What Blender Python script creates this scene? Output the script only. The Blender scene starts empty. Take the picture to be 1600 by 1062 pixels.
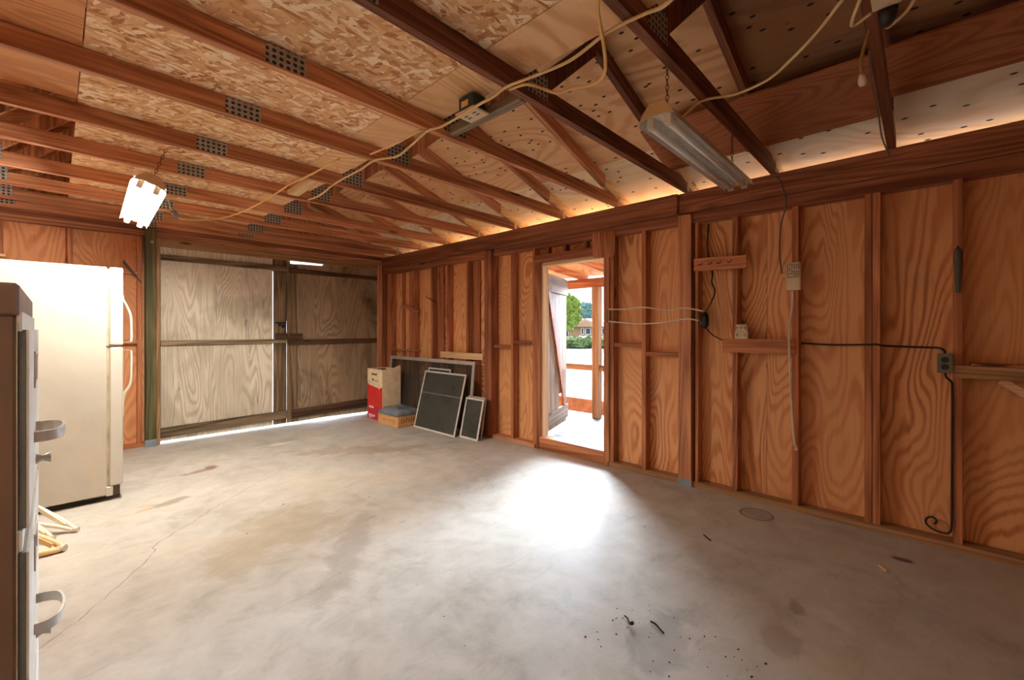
import bpy, bmesh, math, random
from mathutils import Vector, Matrix
random.seed(7)
S = bpy.context.scene
COL = S.collection

# ------------------------------------------------------------------ camera, world, sun, exposure
YAW = math.atan(715 / 676)
cd = bpy.data.cameras.new('camera')
cd.sensor_width = 36
cd.lens = 676 / 1600 * 36
cd.shift_y = -0.010
cd.clip_start = 0.02
cam = bpy.data.objects.new('camera', cd)
COL.objects.link(cam)
cam.location = (0, 0, 1.245)
cam.rotation_euler = (math.pi / 2, 0, -YAW)
S.camera = cam

w = bpy.data.worlds.new('sky')
S.world = w
w.use_nodes = True
wn = w.node_tree
wn.nodes.clear()
tc = wn.nodes.new('ShaderNodeTexCoord')
sx = wn.nodes.new('ShaderNodeSeparateXYZ')
rp = wn.nodes.new('ShaderNodeValToRGB')
rp.color_ramp.elements[0].position = 0.0
rp.color_ramp.elements[0].color = (0.86, 0.93, 1.0, 1)
rp.color_ramp.elements[1].position = 0.7
rp.color_ramp.elements[1].color = (0.36, 0.60, 1.0, 1)
bg = wn.nodes.new('ShaderNodeBackground')
bg.inputs['Strength'].default_value = 1.5
wo = wn.nodes.new('ShaderNodeOutputWorld')
wn.links.new(tc.outputs['Generated'], sx.inputs[0])
wn.links.new(sx.outputs['Z'], rp.inputs[0])
wn.links.new(rp.outputs[0], bg.inputs['Color'])
wn.links.new(bg.outputs[0], wo.inputs[0])


def sun(name, az, el, strength, angle, col):
    d = bpy.data.lights.new(name, 'SUN')
    d.energy = strength
    d.angle = math.radians(angle)
    d.color = col
    o = bpy.data.objects.new(name, d)
    COL.objects.link(o)
    a, e = math.radians(az), math.radians(el)
    v = Vector((math.cos(a) * math.cos(e), math.sin(a) * math.cos(e), math.sin(e)))
    o.rotation_euler = (-v).to_track_quat('-Z', 'Y').to_euler()
    o.location = v * 12
    return o


# hazy bright sky low over the yard, and the sun itself high up
sun('hazy_sky_light', 35, 5, 64.0, 66, (0.78, 0.89, 1.0))
sun('sun', 60, 62, 3.0, 1.0, (1.0, 0.95, 0.86))

TUBE = 165.0      # emission of the lit fluorescent tubes
S.view_settings.view_transform = 'Standard'
S.view_settings.look = 'None'
S.view_settings.gamma = 1
S.view_settings.use_curve_mapping = False
S.view_settings.exposure = 0.96
S.cycles.use_denoising = True
S.cycles.max_bounces = 10
S.cycles.diffuse_bounces = 6
S.cycles.sample_clamp_indirect = 6
S.cycles.caustics_reflective = False
S.cycles.caustics_refractive = False


# ------------------------------------------------------------------ materials
def sr(r, g, b):
    f = lambda c: (c / 255 / 12.92) if c <= 10 else (((c / 255) + 0.055) / 1.055) ** 2.4
    return (f(r), f(g), f(b), 1)


class NT:
    def __init__(s, name, rough=0.6, metal=0.0, spec=0.3):
        s.m = bpy.data.materials.new(name)
        s.m.use_nodes = True
        s.t = s.m.node_tree
        s.b = s.t.nodes['Principled BSDF']
        s.b.inputs['Roughness'].default_value = rough
        s.b.inputs['Metallic'].default_value = metal
        s.b.inputs['Specular IOR Level'].default_value = spec

    def n(s, typ, **kw):
        nd = s.t.nodes.new(typ)
        for k, v in kw.items():
            setattr(nd, k, v)
        return nd

    def l(s, a, b):
        s.t.links.new(a, b)

    def put(s, sock, v):
        if isinstance(v, bpy.types.NodeSocket):
            s.l(v, sock)
        else:
            sock.default_value = v

    def coords(s, rot=(0, 0, 0), scale=(1, 1, 1), rnd=True, loc=(0, 0, 0)):
        t = s.n('ShaderNodeTexCoord')
        src = t.outputs['Object']
        m = s.n('ShaderNodeMapping')
        m.inputs['Rotation'].default_value = rot
        m.inputs['Location'].default_value = loc
        s.l(src, m.inputs['Vector'])
        out = m.outputs[0]
        if rnd:
            oi = s.n('ShaderNodeObjectInfo')
            mu = s.math('MULTIPLY', oi.outputs['Random'], 43.7)
            cx = s.n('ShaderNodeCombineXYZ')
            for i in range(3):
                s.l(mu, cx.inputs[i])
            ad = s.n('ShaderNodeVectorMath', operation='ADD')
            s.l(out, ad.inputs[0])
            s.l(cx.outputs[0], ad.inputs[1])
            out = ad.outputs[0]
        m2 = s.n('ShaderNodeVectorMath', operation='MULTIPLY')
        s.l(out, m2.inputs[0])
        m2.inputs[1].default_value = scale
        return m2.outputs[0]

    def scaled(s, v, sc):
        m2 = s.n('ShaderNodeVectorMath', operation='MULTIPLY')
        s.l(v, m2.inputs[0])
        m2.inputs[1].default_value = sc
        return m2.outputs[0]

    def noise(s, v, scale=1, detail=4, rough=0.55, dist=0.0):
        nd = s.n('ShaderNodeTexNoise')
        s.l(v, nd.inputs['Vector'])
        nd.inputs['Scale'].default_value = scale
        nd.inputs['Detail'].default_value = detail
        nd.inputs['Roughness'].default_value = rough
        nd.inputs['Distortion'].default_value = dist
        return nd.outputs['Fac']

    def math(s, op, a, b=0.0, c=None, clamp=False):
        nd = s.n('ShaderNodeMath', operation=op)
        nd.use_clamp = clamp
        s.put(nd.inputs[0], a)
        s.put(nd.inputs[1], b)
        if c is not None:
            s.put(nd.inputs[2], c)
        return nd.outputs[0]

    def ramp(s, f, stops, interp='LINEAR'):
        nd = s.n('ShaderNodeValToRGB')
        cr = nd.color_ramp
        cr.interpolation = interp
        while len(cr.elements) < len(stops):
            cr.elements.new(0.5)
        for e, (p, c) in zip(cr.elements, stops):
            e.position = p
            e.color = c
        s.l(f, nd.inputs[0])
        return nd.outputs[0]

    def mix(s, f, a, b, mode='MIX'):
        nd = s.n('ShaderNodeMix', data_type='RGBA', blend_type=mode)
        s.put(nd.inputs[0], f)
        s.put(nd.inputs[6], a)
        s.put(nd.inputs[7], b)
        return nd.outputs[2]

    def smooth(s, f, lo, hi):
        nd = s.n('ShaderNodeMapRange', interpolation_type='SMOOTHSTEP')
        s.put(nd.inputs[0], f)
        nd.inputs[1].default_value = lo
        nd.inputs[2].default_value = hi
        return nd.outputs[0]

    def vary(s, col, amt=0.18, hue=0.0):
        oi = s.n('ShaderNodeObjectInfo')
        nd = s.n('ShaderNodeHueSaturation')
        s.l(col, nd.inputs['Color'])
        v = s.math('MULTIPLY_ADD', oi.outputs['Random'], 2 * amt, 1 - amt)
        s.l(v, nd.inputs['Value'])
        nd.inputs['Saturation'].default_value = 0.95
        return nd.outputs[0]

    def bump(s, h, strength=0.2, dist=0.01):
        nd = s.n('ShaderNodeBump')
        nd.inputs['Strength'].default_value = strength
        nd.inputs['Distance'].default_value = dist
        s.l(h, nd.inputs['Height'])
        s.l(nd.outputs[0], s.b.inputs['Normal'])

    def done(s, col):
        s.put(s.b.inputs['Base Color'], col)
        return s.m


def plain(name, col, rough=0.5, metal=0.0, spec=0.4, var=0.06):
    t = NT(name, rough, metal, spec)
    v = t.coords(rnd=True)
    n = t.noise(v, 9, 4)
    dk = tuple(c * (1 - var * 2) for c in col[:3]) + (1,)
    lt = tuple(min(1, c * (1 + var * 2)) for c in col[:3]) + (1,)
    return t.done(t.ramp(n, [(0.3, dk), (0.7, lt)]))


ROT = {'X': (0, 0, 0), 'Y': (0, 0, math.pi / 2), 'Z': (0, math.pi / 2, 0)}


def lumber(name, dk, md, lt, axis='X', rot=None, var=0.16, rough=0.62, knots=True):
    t = NT(name, rough, 0, 0.25)
    v = t.coords(rot=rot if rot else ROT[axis])
    s1 = t.scaled(v, (0.45, 9, 9))
    n1 = t.noise(s1, 1.0, 5, 0.6, 0.8)
    s2 = t.scaled(v, (2.2, 70, 70))
    n2 = t.noise(s2, 1.0, 3, 0.6, 0.2)
    s3 = t.scaled(v, (0.22, 4.5, 4.5))
    n3 = t.noise(s3, 1.0, 2, 0.5, 0.5)
    rings = t.math('PINGPONG', t.math('MULTIPLY', n3, 14.0), 0.5)
    f = t.math('ADD', t.math('MULTIPLY', n1, 0.65), t.math('MULTIPLY', rings, 0.35))
    c = t.ramp(f, [(0.27, dk), (0.48, md), (0.68, lt)])
    c = t.mix(t.smooth(n2, 0.45, 0.72), c, t.mix(0.55, c, dk))
    if knots:
        vo = t.n('ShaderNodeTexVoronoi')
        t.l(t.scaled(v, (1.7, 8, 8)), vo.inputs['Vector'])
        vo.inputs['Scale'].default_value = 1
        k = t.smooth(vo.outputs['Distance'], 0.17, 0.06)
        sel = t.math('GREATER_THAN', t.n('ShaderNodeSeparateColor').outputs[0], 2.0)
        sc = t.n('ShaderNodeSeparateColor')
        t.l(vo.outputs['Color'], sc.inputs[0])
        sel = t.math('GREATER_THAN', sc.outputs[0], 0.72)
        c = t.mix(t.math('MULTIPLY', k, sel), c, tuple(x * 0.35 for x in dk[:3]) + (1,))
    t.bump(n2, 0.12, 0.004)
    return t.done(t.vary(c, var))


def plywood(name, dk, md, lt, plane='YZ', freq=11.0, su=2.1, sv=0.5, var=0.08, stain=None, streak=0.5, knots=0.8, rough=0.6, nails=False, band_w=0.30):
    """rotary-cut veneer: contour-like cathedral grain that runs along v"""
    t = NT(name, rough, 0, 0.25)
    rot = {'YZ': (0, 0, math.pi / 2), 'XZ': (0, 0, 0), 'XYx': (math.pi / 2, 0, 0), 'XYy': (math.pi / 2, 0, math.pi / 2)}[plane]
    # after the rotation u = x, v = z
    if plane == 'XYx':
        v = t.coords(rot=(0, math.pi / 2, 0))      # grain along world X
        s_lo = (0.6, su, sv)
        s_f = (30, 60, 1.2)
        v0 = t.coords(rot=(0, math.pi / 2, 0))
    elif plane == 'XYy':
        v = t.coords(rot=(math.pi / 2, 0, 0))      # grain along world Y
        s_lo = (su, 0.6, sv)
        s_f = (60, 30, 1.2)
    else:
        v = t.coords(rot=rot)
        s_lo = (su, 0.6, sv)
        s_f = (60, 30, 1.2)
    lo = t.noise(t.scaled(v, s_lo), 1.0, 1.6, 0.5, 0.55)
    # a wandering jitter makes the lines waver
    jit = t.noise(t.scaled(v, tuple(x * 4 for x in s_lo)), 1.0, 3, 0.55, 0.4)
    g = t.math('ADD', t.math('MULTIPLY', lo, freq * 2), t.math('MULTIPLY', jit, 1.5))
    band = t.math('PINGPONG', g, 0.5)
    b2 = t.smooth(t.math('MULTIPLY', band, 2.0), 0.12, 0.72)
    fine = t.noise(t.scaled(v, s_f), 1.0, 4, 0.65, 0.2)
    big = t.noise(t.scaled(v, tuple(x * 0.8 for x in s_lo)), 1.0, 3, 0.55, 0.2)
    patch = t.smooth(t.noise(t.scaled(v, tuple(x * 0.9 + 0.1 for x in s_lo)), 1.0, 2, 0.5, 0.3), 0.35, 0.65)
    b2 = t.math('MULTIPLY', t.math('SUBTRACT', b2, 0.5), t.math('MULTIPLY_ADD', patch, 0.8, 0.35))
    b2 = t.math('ADD', b2, 0.5)
    f = t.math('ADD', t.math('MULTIPLY', b2, band_w), t.math('MULTIPLY', fine, 0.36))
    f = t.math('ADD', f, t.math('MULTIPLY', big, 0.50))
    f = t.math('ADD', f, 0.145 - band_w * 0.5 + 0.16)
    c = t.ramp(f, [(0.28, dk), (0.55, md), (0.9, lt)])
    c = t.mix(t.math('MULTIPLY', t.smooth(fine, 0.5, 0.75), streak), c, t.mix(0.5, c, dk))
    if knots:
        vo = t.n('ShaderNodeTexVoronoi')
        t.l(t.scaled(v, (2.6, 2.6, 2.0)), vo.inputs['Vector'])
        vo.inputs['Scale'].default_value = 1
        sc = t.n('ShaderNodeSeparateColor')
        t.l(vo.outputs['Color'], sc.inputs[0])
        k = t.math('MULTIPLY', t.smooth(vo.outputs['Distance'], 0.065, 0.03), t.math('GREATER_THAN', sc.outputs[1], knots))
        c = t.mix(k, c, tuple(x * 0.3 for x in dk[:3]) + (1,))
    if nails:
        vo = t.n('ShaderNodeTexVoronoi')
        vo.voronoi_dimensions = '2D'
        t.l(t.scaled(t.coords(rot=(0, 0, 0), rnd=False), (16, 7, 0.01)), vo.inputs['Vector'])
        vo.inputs['Scale'].default_value = 1
        sc = t.n('ShaderNodeSeparateColor')
        t.l(vo.outputs['Color'], sc.inputs[0])
        k = t.math('MULTIPLY', t.smooth(vo.outputs['Distance'], 0.14, 0.07), t.math('GREATER_THAN', sc.outputs[2], 0.6))
        c = t.mix(k, c, sr(40, 28, 22))
    if stain:
        for (kind, colr, sc_, lo_, hi_, amt) in stain:
            nn = t.noise(t.scaled(v, sc_), 1.0, 5, 0.6, 0.6)
            c = t.mix(t.math('MULTIPLY', t.smooth(nn, lo_, hi_), amt), c, colr)
    t.bump(f, 0.15, 0.004)
    return t.done(t.vary(c, var))


M = {}
RD, RM, RL = sr(146, 86, 52), sr(216, 150, 104), sr(238, 186, 142)  # aged lumber, lightened for the floor bounce on the far trusses
for ax in 'XYZ':
    M['deck' + ax] = lumber('grey_deck_plank_' + ax, sr(44, 44, 46), sr(66, 67, 70), sr(86, 88, 92), ax, knots=False)
    M['near' + ax] = lumber('shaded_aged_lumber_' + ax, sr(88, 46, 30), sr(138, 84, 58), sr(176, 118, 86), ax)  # shaded copy of the aged lumber for the near trusses
    M['leaf' + ax] = lumber('old_door_board_' + ax, sr(96, 74, 52), sr(150, 120, 90), sr(182, 150, 116), ax)
    M['lum' + ax] = lumber('aged_lumber_' + ax, RD, RM, RL, ax)
    M['red' + ax] = lumber('red_brown_plate_' + ax, sr(112, 62, 40), sr(170, 104, 70), sr(204, 138, 98), ax)
    M['pale' + ax] = lumber('pale_new_and_daylit_lumber_' + ax, sr(204, 164, 112), sr(236, 204, 156), sr(248, 226, 186), ax, var=0.06)  # new wood; on the rafter tails the paleness stands for daylight
    M['grey' + ax] = lumber('weathered_lumber_' + ax, sr(92, 78, 62), sr(150, 132, 108), sr(184, 168, 142), ax)
    M['stud' + ax] = lumber('stud_lumber_' + ax, sr(136, 78, 46), sr(198, 126, 80), sr(222, 156, 108), ax, var=0.12)
    M['tan' + ax] = lumber('tan_lumber_' + ax, sr(136, 96, 60), sr(182, 138, 92), sr(208, 168, 120), ax, var=0.1)
SL = math.atan(1 / 3)
M['chordR'] = lumber('aged_lumber_slope_right', RD, RM, RL, rot=(0, -SL, 0))
M['chordL'] = lumber('aged_lumber_slope_left', RD, RM, RL, rot=(0, SL, 0))
M['nearR'] = lumber('shaded_aged_lumber_slope_right', sr(88, 46, 30), sr(138, 84, 58), sr(176, 118, 86), rot=(0, -SL, 0))
M['nearL'] = lumber('shaded_aged_lumber_slope_left', sr(88, 46, 30), sr(138, 84, 58), sr(176, 118, 86), rot=(0, SL, 0))
M['green'] = lumber('green_treated_post', sr(62, 62, 38), sr(104, 100, 64), sr(132, 124, 84), 'Z', knots=False)
M['plywall'] = plywood('orange_plywood', sr(122, 64, 32), sr(214, 142, 84), sr(238, 178, 118), 'YZ', 17.0, 2.2, 0.5, knots=0.74, band_w=0.42)
M['plyback'] = plywood('orange_plywood_back', sr(122, 68, 36), sr(196, 124, 74), sr(220, 156, 102), 'XZ', 19.0, band_w=0.42)
M['weath'] = plywood('weathered_grey_plywood', sr(120, 108, 90), sr(196, 184, 162), sr(232, 222, 202), 'XZ', 13.0, 3.4, 0.5, band_w=0.26, streak=0.9, stain=[
    ('s', sr(74, 56, 40), (5.0, 1, 1.5), 0.58, 0.74, 0.8), ('g', sr(120, 108, 74), (1.2, 1, 0.8), 0.5, 0.7, 0.4)])
M['weathdk'] = plywood('weathered_brown_plywood', sr(76, 58, 42), sr(142, 118, 90), sr(184, 162, 132), 'XZ', 13.0, 2.8, 0.6, stain=[
    ('s', sr(50, 34, 24), (1.6, 1, 1.1), 0.5, 0.72, 0.8)])
M['weathrail'] = lumber('weathered_rail', sr(66, 54, 42), sr(146, 124, 96), sr(186, 168, 136), 'X', knots=True)
M['weathraildk'] = lumber('weathered_dark_rail', sr(58, 40, 28), sr(108, 80, 56), sr(146, 116, 86), 'X', knots=True)
M['weathstile'] = lumber('weathered_stile', sr(78, 60, 42), sr(136, 114, 86), sr(168, 146, 116), 'Z', knots=True)
M['roofply'] = plywood('brown_roof_plywood', sr(166, 112, 70), sr(218, 164, 112), sr(238, 196, 146), 'XYy', 7.0, 1.6, 0.5, knots=0.9, nails=True)
M['shaderoofply'] = plywood('shaded_roof_plywood', sr(92, 60, 38), sr(138, 94, 62), sr(166, 120, 82), 'XYy', 9.0, 1.6, 0.5, knots=0.9, nails=True)  # near roof sheets: their lack of light is put into this colour
M['paleply'] = plywood('pale_eave_plywood', sr(190, 164, 124), sr(228, 206, 168), sr(244, 228, 200), 'XYy', 7.0, 1.6, 0.5, knots=0.7, nails=True)
M['deckply'] = plywood('blond_plywood', sr(170, 112, 66), sr(220, 168, 114), sr(240, 200, 150), 'XYx', 9.0, 1.8, 0.6, knots=0)
M['oldply'] = plywood('brown_attic_plywood', sr(126, 68, 34), sr(188, 122, 70), sr(214, 154, 98), 'XYx', 8.0, 2.0, 0.8, knots=0)
M['stripply'] = plywood('red_brown_strip_plywood', sr(96, 48, 28), sr(150, 86, 52), sr(178, 112, 72), 'XYy', 11.0, 3.0, 0.5, knots=0.75)


def osb():
    t = NT('oriented_strand_board', 0.65, 0, 0.25)
    base = t.coords(rnd=False)
    wob = t.n('ShaderNodeTexNoise')
    t.l(base, wob.inputs['Vector'])
    wob.inputs['Scale'].default_value = 9
    wob.inputs['Detail'].default_value = 2
    ws = t.n('ShaderNodeVectorMath', operation='SCALE')
    t.l(wob.outputs['Color'], ws.inputs[0])
    ws.inputs['Scale'].default_value = 0.035
    wv = t.n('ShaderNodeVectorMath', operation='ADD')
    t.l(base, wv.inputs[0])
    t.l(ws.outputs[0], wv.inputs[1])
    layers = []
    for i, (ang, sx_, sy_) in enumerate([(20, 12, 40), (-38, 14, 42), (80, 13, 38), (52, 17, 50), (-8, 18, 56)]):
        mp = t.n('ShaderNodeMapping')
        mp.inputs['Rotation'].default_value = (0, 0, math.radians(ang))
        mp.inputs['Location'].default_value = (i * 3.1, i * 1.7, 0)
        t.l(wv.outputs[0], mp.inputs['Vector'])
        sv = t.scaled(mp.outputs[0], (sx_, sy_, 0.01))
        vo = t.n('ShaderNodeTexVoronoi')
        vo.inputs['Scale'].default_value = 1
        t.l(sv, vo.inputs['Vector'])
        sc = t.n('ShaderNodeSeparateColor')
        t.l(vo.outputs['Color'], sc.inputs[0])
        fib = t.noise(t.scaled(sv, (0.6, 7, 1)), 1.0, 3, 0.6, 0.1)
        val = t.math('ADD', t.math('MULTIPLY', sc.outputs[0], 0.60), t.math('MULTIPLY', fib, 0.48))
        layers.append((val, sc.outputs[1]))
    cur = layers[0][0]
    for (val, sel) in layers[1:]:
        nd = t.n('ShaderNodeMix', data_type='FLOAT')
        t.l(t.math('GREATER_THAN', sel, 0.60), nd.inputs[0])
        t.l(cur, nd.inputs[2])
        t.l(val, nd.inputs[3])
        cur = nd.outputs[0]
    c = t.ramp(cur, [(0.24, sr(176, 118, 70)), (0.36, sr(214, 164, 114)), (0.56, sr(230, 186, 138)), (0.70, sr(242, 208, 166)), (0.80, sr(254, 238, 212))])
    dk = t.noise(t.scaled(base, (14, 34, 1)), 1.0, 3, 0.6, 0.8)
    c = t.mix(t.math('MULTIPLY', t.smooth(dk, 0.70, 0.78), 0.7), c, sr(96, 54, 26))
    t.bump(cur, 0.15, 0.004)
    return t.done(c)


M['osb'] = osb()


def concrete():
    t = NT('stained_concrete', 0.6, 0, 0.18)
    v = t.coords(rnd=False)
    n1 = t.noise(v, 0.9, 6, 0.6, 0.5)
    n2 = t.noise(v, 5.5, 7, 0.65, 0.4)
    n3 = t.noise(t.scaled(v, (2, 9, 1)), 2.2, 4, 0.6, 0.8)
    n4 = t.noise(v, 60, 3, 0.6)
    f = t.math('ADD', t.math('MULTIPLY', n1, 0.5), t.math('MULTIPLY', n2, 0.5))
    c = t.ramp(f, [(0.30, sr(150, 143, 132)), (0.46, sr(180, 175, 165)), (0.58, sr(194, 190, 182)), (0.72, sr(208, 205, 198))])
    c = t.mix(t.math('MULTIPLY', t.smooth(n3, 0.56, 0.78), 0.35), c, sr(142, 132, 116))
    c = t.mix(t.math('MULTIPLY', t.smooth(n1, 0.52, 0.68), 0.25), c, sr(196, 172, 130))
    c = t.mix(t.math('MULTIPLY', t.smooth(n4, 0.62, 0.75), 0.25), c, sr(120, 110, 96))
    # stains: (x, y, rx, ry, angle, colour, amount, ring)
    sep = t.n('ShaderNodeSeparateXYZ')
    t.l(v, sep.inputs[0])
    rough_e = t.math('MULTIPLY', t.math('SUBTRACT', n2, 0.5), 2.2)
    stains = [(0.90, 4.62, 0.15, 0.045, 0.3, sr(126, 84, 44), 0.6), (0.98, 4.68, 0.05, 0.05, 0.3, sr(110, 70, 36), 0.6), (0.60, 3.95, 0.12, 0.05, 0.5, sr(120, 108, 86), 0.55),
              (0.42, 3.9, 0.05, 0.03, 0.0, sr(196, 140, 84), 0.5), (2.2, 4.2, 0.7, 0.16, -0.7, sr(150, 120, 82), 0.35),
              (1.15, 2.35, 0.55, 0.10, 0.9, sr(140, 132, 118), 0.45), (3.155, 0.066, 0.03, 0.05, 0, sr(60, 50, 42), 0.8),
              (2.284, 0.40, 0.06, 0.03, 0.5, sr(120, 104, 84), 0.5), (2.0, 0.40, 0.10, 0.07, 0.5, sr(150, 142, 130), 0.5),
              (1.65, 0.75, 0.22, 0.12, 0.2, sr(134, 132, 130), 0.45), (1.0, 2.9, 0.5, 0.3, 0.6, sr(170, 152, 122), 0.4)]
    for (x, y, rx, ry, an, col, amt) in stains:
        dx = t.math('SUBTRACT', sep.outputs[0], x)
        dy = t.math('SUBTRACT', sep.outputs[1], y)
        ca, sa = math.cos(an), math.sin(an)
        u = t.math('DIVIDE', t.math('ADD', t.math('MULTIPLY', dx, ca), t.math('MULTIPLY', dy, sa)), rx)
        q = t.math('DIVIDE', t.math('SUBTRACT', t.math('MULTIPLY', dy, ca), t.math('MULTIPLY', dx, sa)), ry)
        r = t.math('SQRT', t.math('ADD', t.math('MULTIPLY', u, u), t.math('MULTIPLY', q, q)))
        r = t.math('ADD', r, rough_e)
        c = t.mix(t.math('MULTIPLY', t.smooth(r, 1.25, 0.6), amt), c, col)
    # round ring left by a can near the wall
    dx = t.math('SUBTRACT', sep.outputs[0], 3.258)
    dy = t.math('SUBTRACT', sep.outputs[1], 0.808)
    r = t.math('SQRT', t.math('ADD', t.math('MULTIPLY', dx, dx), t.math('MULTIPLY', dy, dy)))
    ring = t.math('SUBTRACT', 1.0, t.smooth(t.math('ABSOLUTE', t.math('SUBTRACT', r, 0.095)), 0.004, 0.014))
    c = t.mix(t.math('MULTIPLY', ring, 0.6), c, sr(78, 62, 46))
    c = t.mix(t.math('MULTIPLY', t.smooth(r, 0.095, 0.07), 0.3), c, sr(96, 80, 60))
    rr = t.math('MULTIPLY_ADD', n2, 0.35, 0.42)
    t.l(rr, t.b.inputs['Roughness'])
    t.bump(t.math('ADD', n2, t.math('MULTIPLY', n4, 0.3)), 0.12, 0.01)
    return t.done(c)


M['conc'] = concrete()


def gusset():
    t = NT('galvanized_truss_plate', 0.5, 0.15, 0.4)
    v = t.coords(rnd=False)
    f = t.n('ShaderNodeVectorMath', operation='FRACTION')
    t.l(t.scaled(v, (36, 0.0, 40)), f.inputs[0])
    s = t.n('ShaderNodeVectorMath', operation='SUBTRACT')
    t.l(f.outputs[0], s.inputs[0])
    s.inputs[1].default_value = (0.5, 0, 0.5)
    ln = t.n('ShaderNodeVectorMath', operation='LENGTH')
    t.l(s.outputs[0], ln.inputs[0])
    k = t.smooth(ln.outputs['Value'], 0.36, 0.26)
    n = t.noise(v, 40, 3)
    c = t.ramp(n, [(0.3, sr(150, 146, 138)), (0.7, sr(196, 192, 184))])
    return t.done(t.mix(k, c, sr(58, 50, 44)))


M['gusset'] = gusset()
M['enamel'] = plain('cream_enamel', sr(206, 200, 186), 0.35, var=0.02)
M['enamel_door'] = plain('cream_fridge_door', sr(208, 203, 190), 0.3, var=0.015)


def fridge_side():
    t = NT('scuffed_cream_enamel', 0.4, 0, 0.4)
    v = t.coords(rnd=False)
    n = t.noise(v, 3, 5, 0.6, 0.3)
    c = t.ramp(n, [(0.3, sr(188, 181, 165)), (0.7, sr(202, 196, 182))])
    sp = t.noise(v, 46, 3, 0.6, 0.0)
    c = t.mix(t.math('MULTIPLY', t.smooth(sp, 0.68, 0.76), 0.35), c, sr(150, 120, 84))
    st = t.noise(t.scaled(v, (7, 1, 1.0)), 1.0, 4, 0.6, 0.2)
    c = t.mix(t.math('MULTIPLY', t.smooth(st, 0.58, 0.72), 0.35), c, sr(216, 196, 166))
    return t.done(c)


M['fside'] = fridge_side()
M['gasket'] = plain('stained_gasket', sr(186, 172, 140), 0.7, var=0.15)
M['darkgap'] = plain('dark_rubber', sr(48, 44, 40), 0.8)
M['grille'] = plain('brown_grille', sr(92, 78, 64), 0.6)
M['cabbody'] = plain('brown_cabinet_steel', sr(140, 112, 92), 0.5, 0.0)
M['cabgrey'] = plain('grey_cabinet_steel', sr(128, 132, 128), 0.5, 0.1)
M['cabfront'] = plain('cream_cabinet_steel', sr(246, 242, 232), 0.4)
M['chrome'] = plain('dull_chrome', sr(232, 229, 220), 0.35, 0.1)
M['alu'] = plain('grey_aluminium', sr(190, 188, 182), 0.4, 0.35)
M['alu2'] = plain('white_aluminium', sr(216, 214, 208), 0.4, 0.15)
M['cord'] = plain('cream_cord', sr(226, 200, 146), 0.5)
M['yellow'] = plain('yellow_cord', sr(236, 198, 124), 0.5)
M['whitecord'] = plain('white_cord', sr(222, 212, 196), 0.5)
M['blackcord'] = plain('black_cord', sr(40, 36, 34), 0.5)
M['greycord'] = plain('grey_cord', sr(112, 96, 84), 0.5)
M['black'] = plain('black_plastic', sr(34, 34, 36), 0.4)
M['blueblack'] = plain('blue_black_plastic', sr(44, 62, 72), 0.4)
M['beige'] = plain('beige_plastic', sr(222, 206, 172), 0.45)
M['boxgrey'] = plain('grey_green_steel_box', sr(118, 122, 110), 0.5, 0.2)
M['steel'] = plain('grey_steel', sr(112, 116, 116), 0.45, 0.4)
M['tool'] = plain('grey_tool_metal', sr(88, 94, 92), 0.45, 0.3)
M['galv'] = plain('galvanized_clip', sr(172, 160, 142), 0.45, 0.5)
M['bracket'] = plain('blue_grey_bracket', sr(150, 168, 182), 0.5, 0.4)
M['card'] = plain('tan_cardboard', sr(236, 216, 180), 0.8, spec=0.1)
M['card2'] = plain('brown_cardboard', sr(214, 164, 110), 0.8, spec=0.1)
M['redink'] = plain('red_print', sr(216, 48, 40), 0.6)
M['pinkink'] = plain('dark_red_print', sr(200, 44, 60), 0.6)
M['whiteink'] = plain('white_print', sr(244, 226, 220), 0.6)
M['blackink'] = plain('black_print', sr(40, 34, 32), 0.6)
M['brownink'] = plain('brown_print', sr(130, 74, 44), 0.6)
M['bag'] = plain('grey_blue_plastic', sr(116, 126, 138), 0.25, spec=0.6, var=0.12)
M['inside'] = plain('dark_box_inside', sr(70, 56, 44), 0.8)
M['rust'] = plain('rusty_steel', sr(96, 64, 44), 0.7, 0.3)
M['lampwhite'] = plain('white_lamp_enamel', sr(226, 224, 216), 0.35, 0.05)
M['tubeoff'] = plain('unlit_tube_glass', sr(224, 226, 226), 0.2, spec=0.6, var=0.02)
M['tancap'] = plain('tan_lamp_end', sr(208, 176, 130), 0.55)
M['bark'] = plain('dry_twig', sr(44, 34, 26), 0.8)
M['crack'] = plain('crack_brown', sr(112, 98, 80), 0.9)  # plain brown of the thin crack ribbon
M['plastercream'] = plain('cream_rod_enamel', sr(240, 230, 208), 0.4, var=0.03)
M['rustcream'] = plain('rusty_cream_enamel', sr(226, 192, 140), 0.5, var=0.12)
M['sand'] = plain('pale_sand_ground', sr(112, 107, 98), 0.9, spec=0.1, var=0.06)
M['clay'] = plain('orange_clay_bank', sr(150, 104, 76), 0.9, spec=0.1, var=0.16)
M['foliage'] = plain('hazy_green_foliage', sr(104, 132, 122), 0.8, spec=0.1, var=0.3)  # distance haze is mixed into the leaf colour
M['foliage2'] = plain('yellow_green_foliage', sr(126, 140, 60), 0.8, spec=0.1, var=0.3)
M['hedge'] = plain('hedge_leaves', sr(110, 122, 74), 0.8, spec=0.1, var=0.35)
M['brick'] = plain('tan_brick_wall', sr(190, 146, 112), 0.85, spec=0.1)
M['shingle'] = plain('pale_brown_shingle', sr(200, 168, 142), 0.85, spec=0.1)
M['winglass'] = plain('dark_window_glass', sr(58, 66, 82), 0.2)
M['wintrim'] = plain('white_window_trim', sr(236, 236, 232), 0.5)
M['siding'] = plain('outside_siding', sr(170, 120, 80), 0.8)


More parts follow.
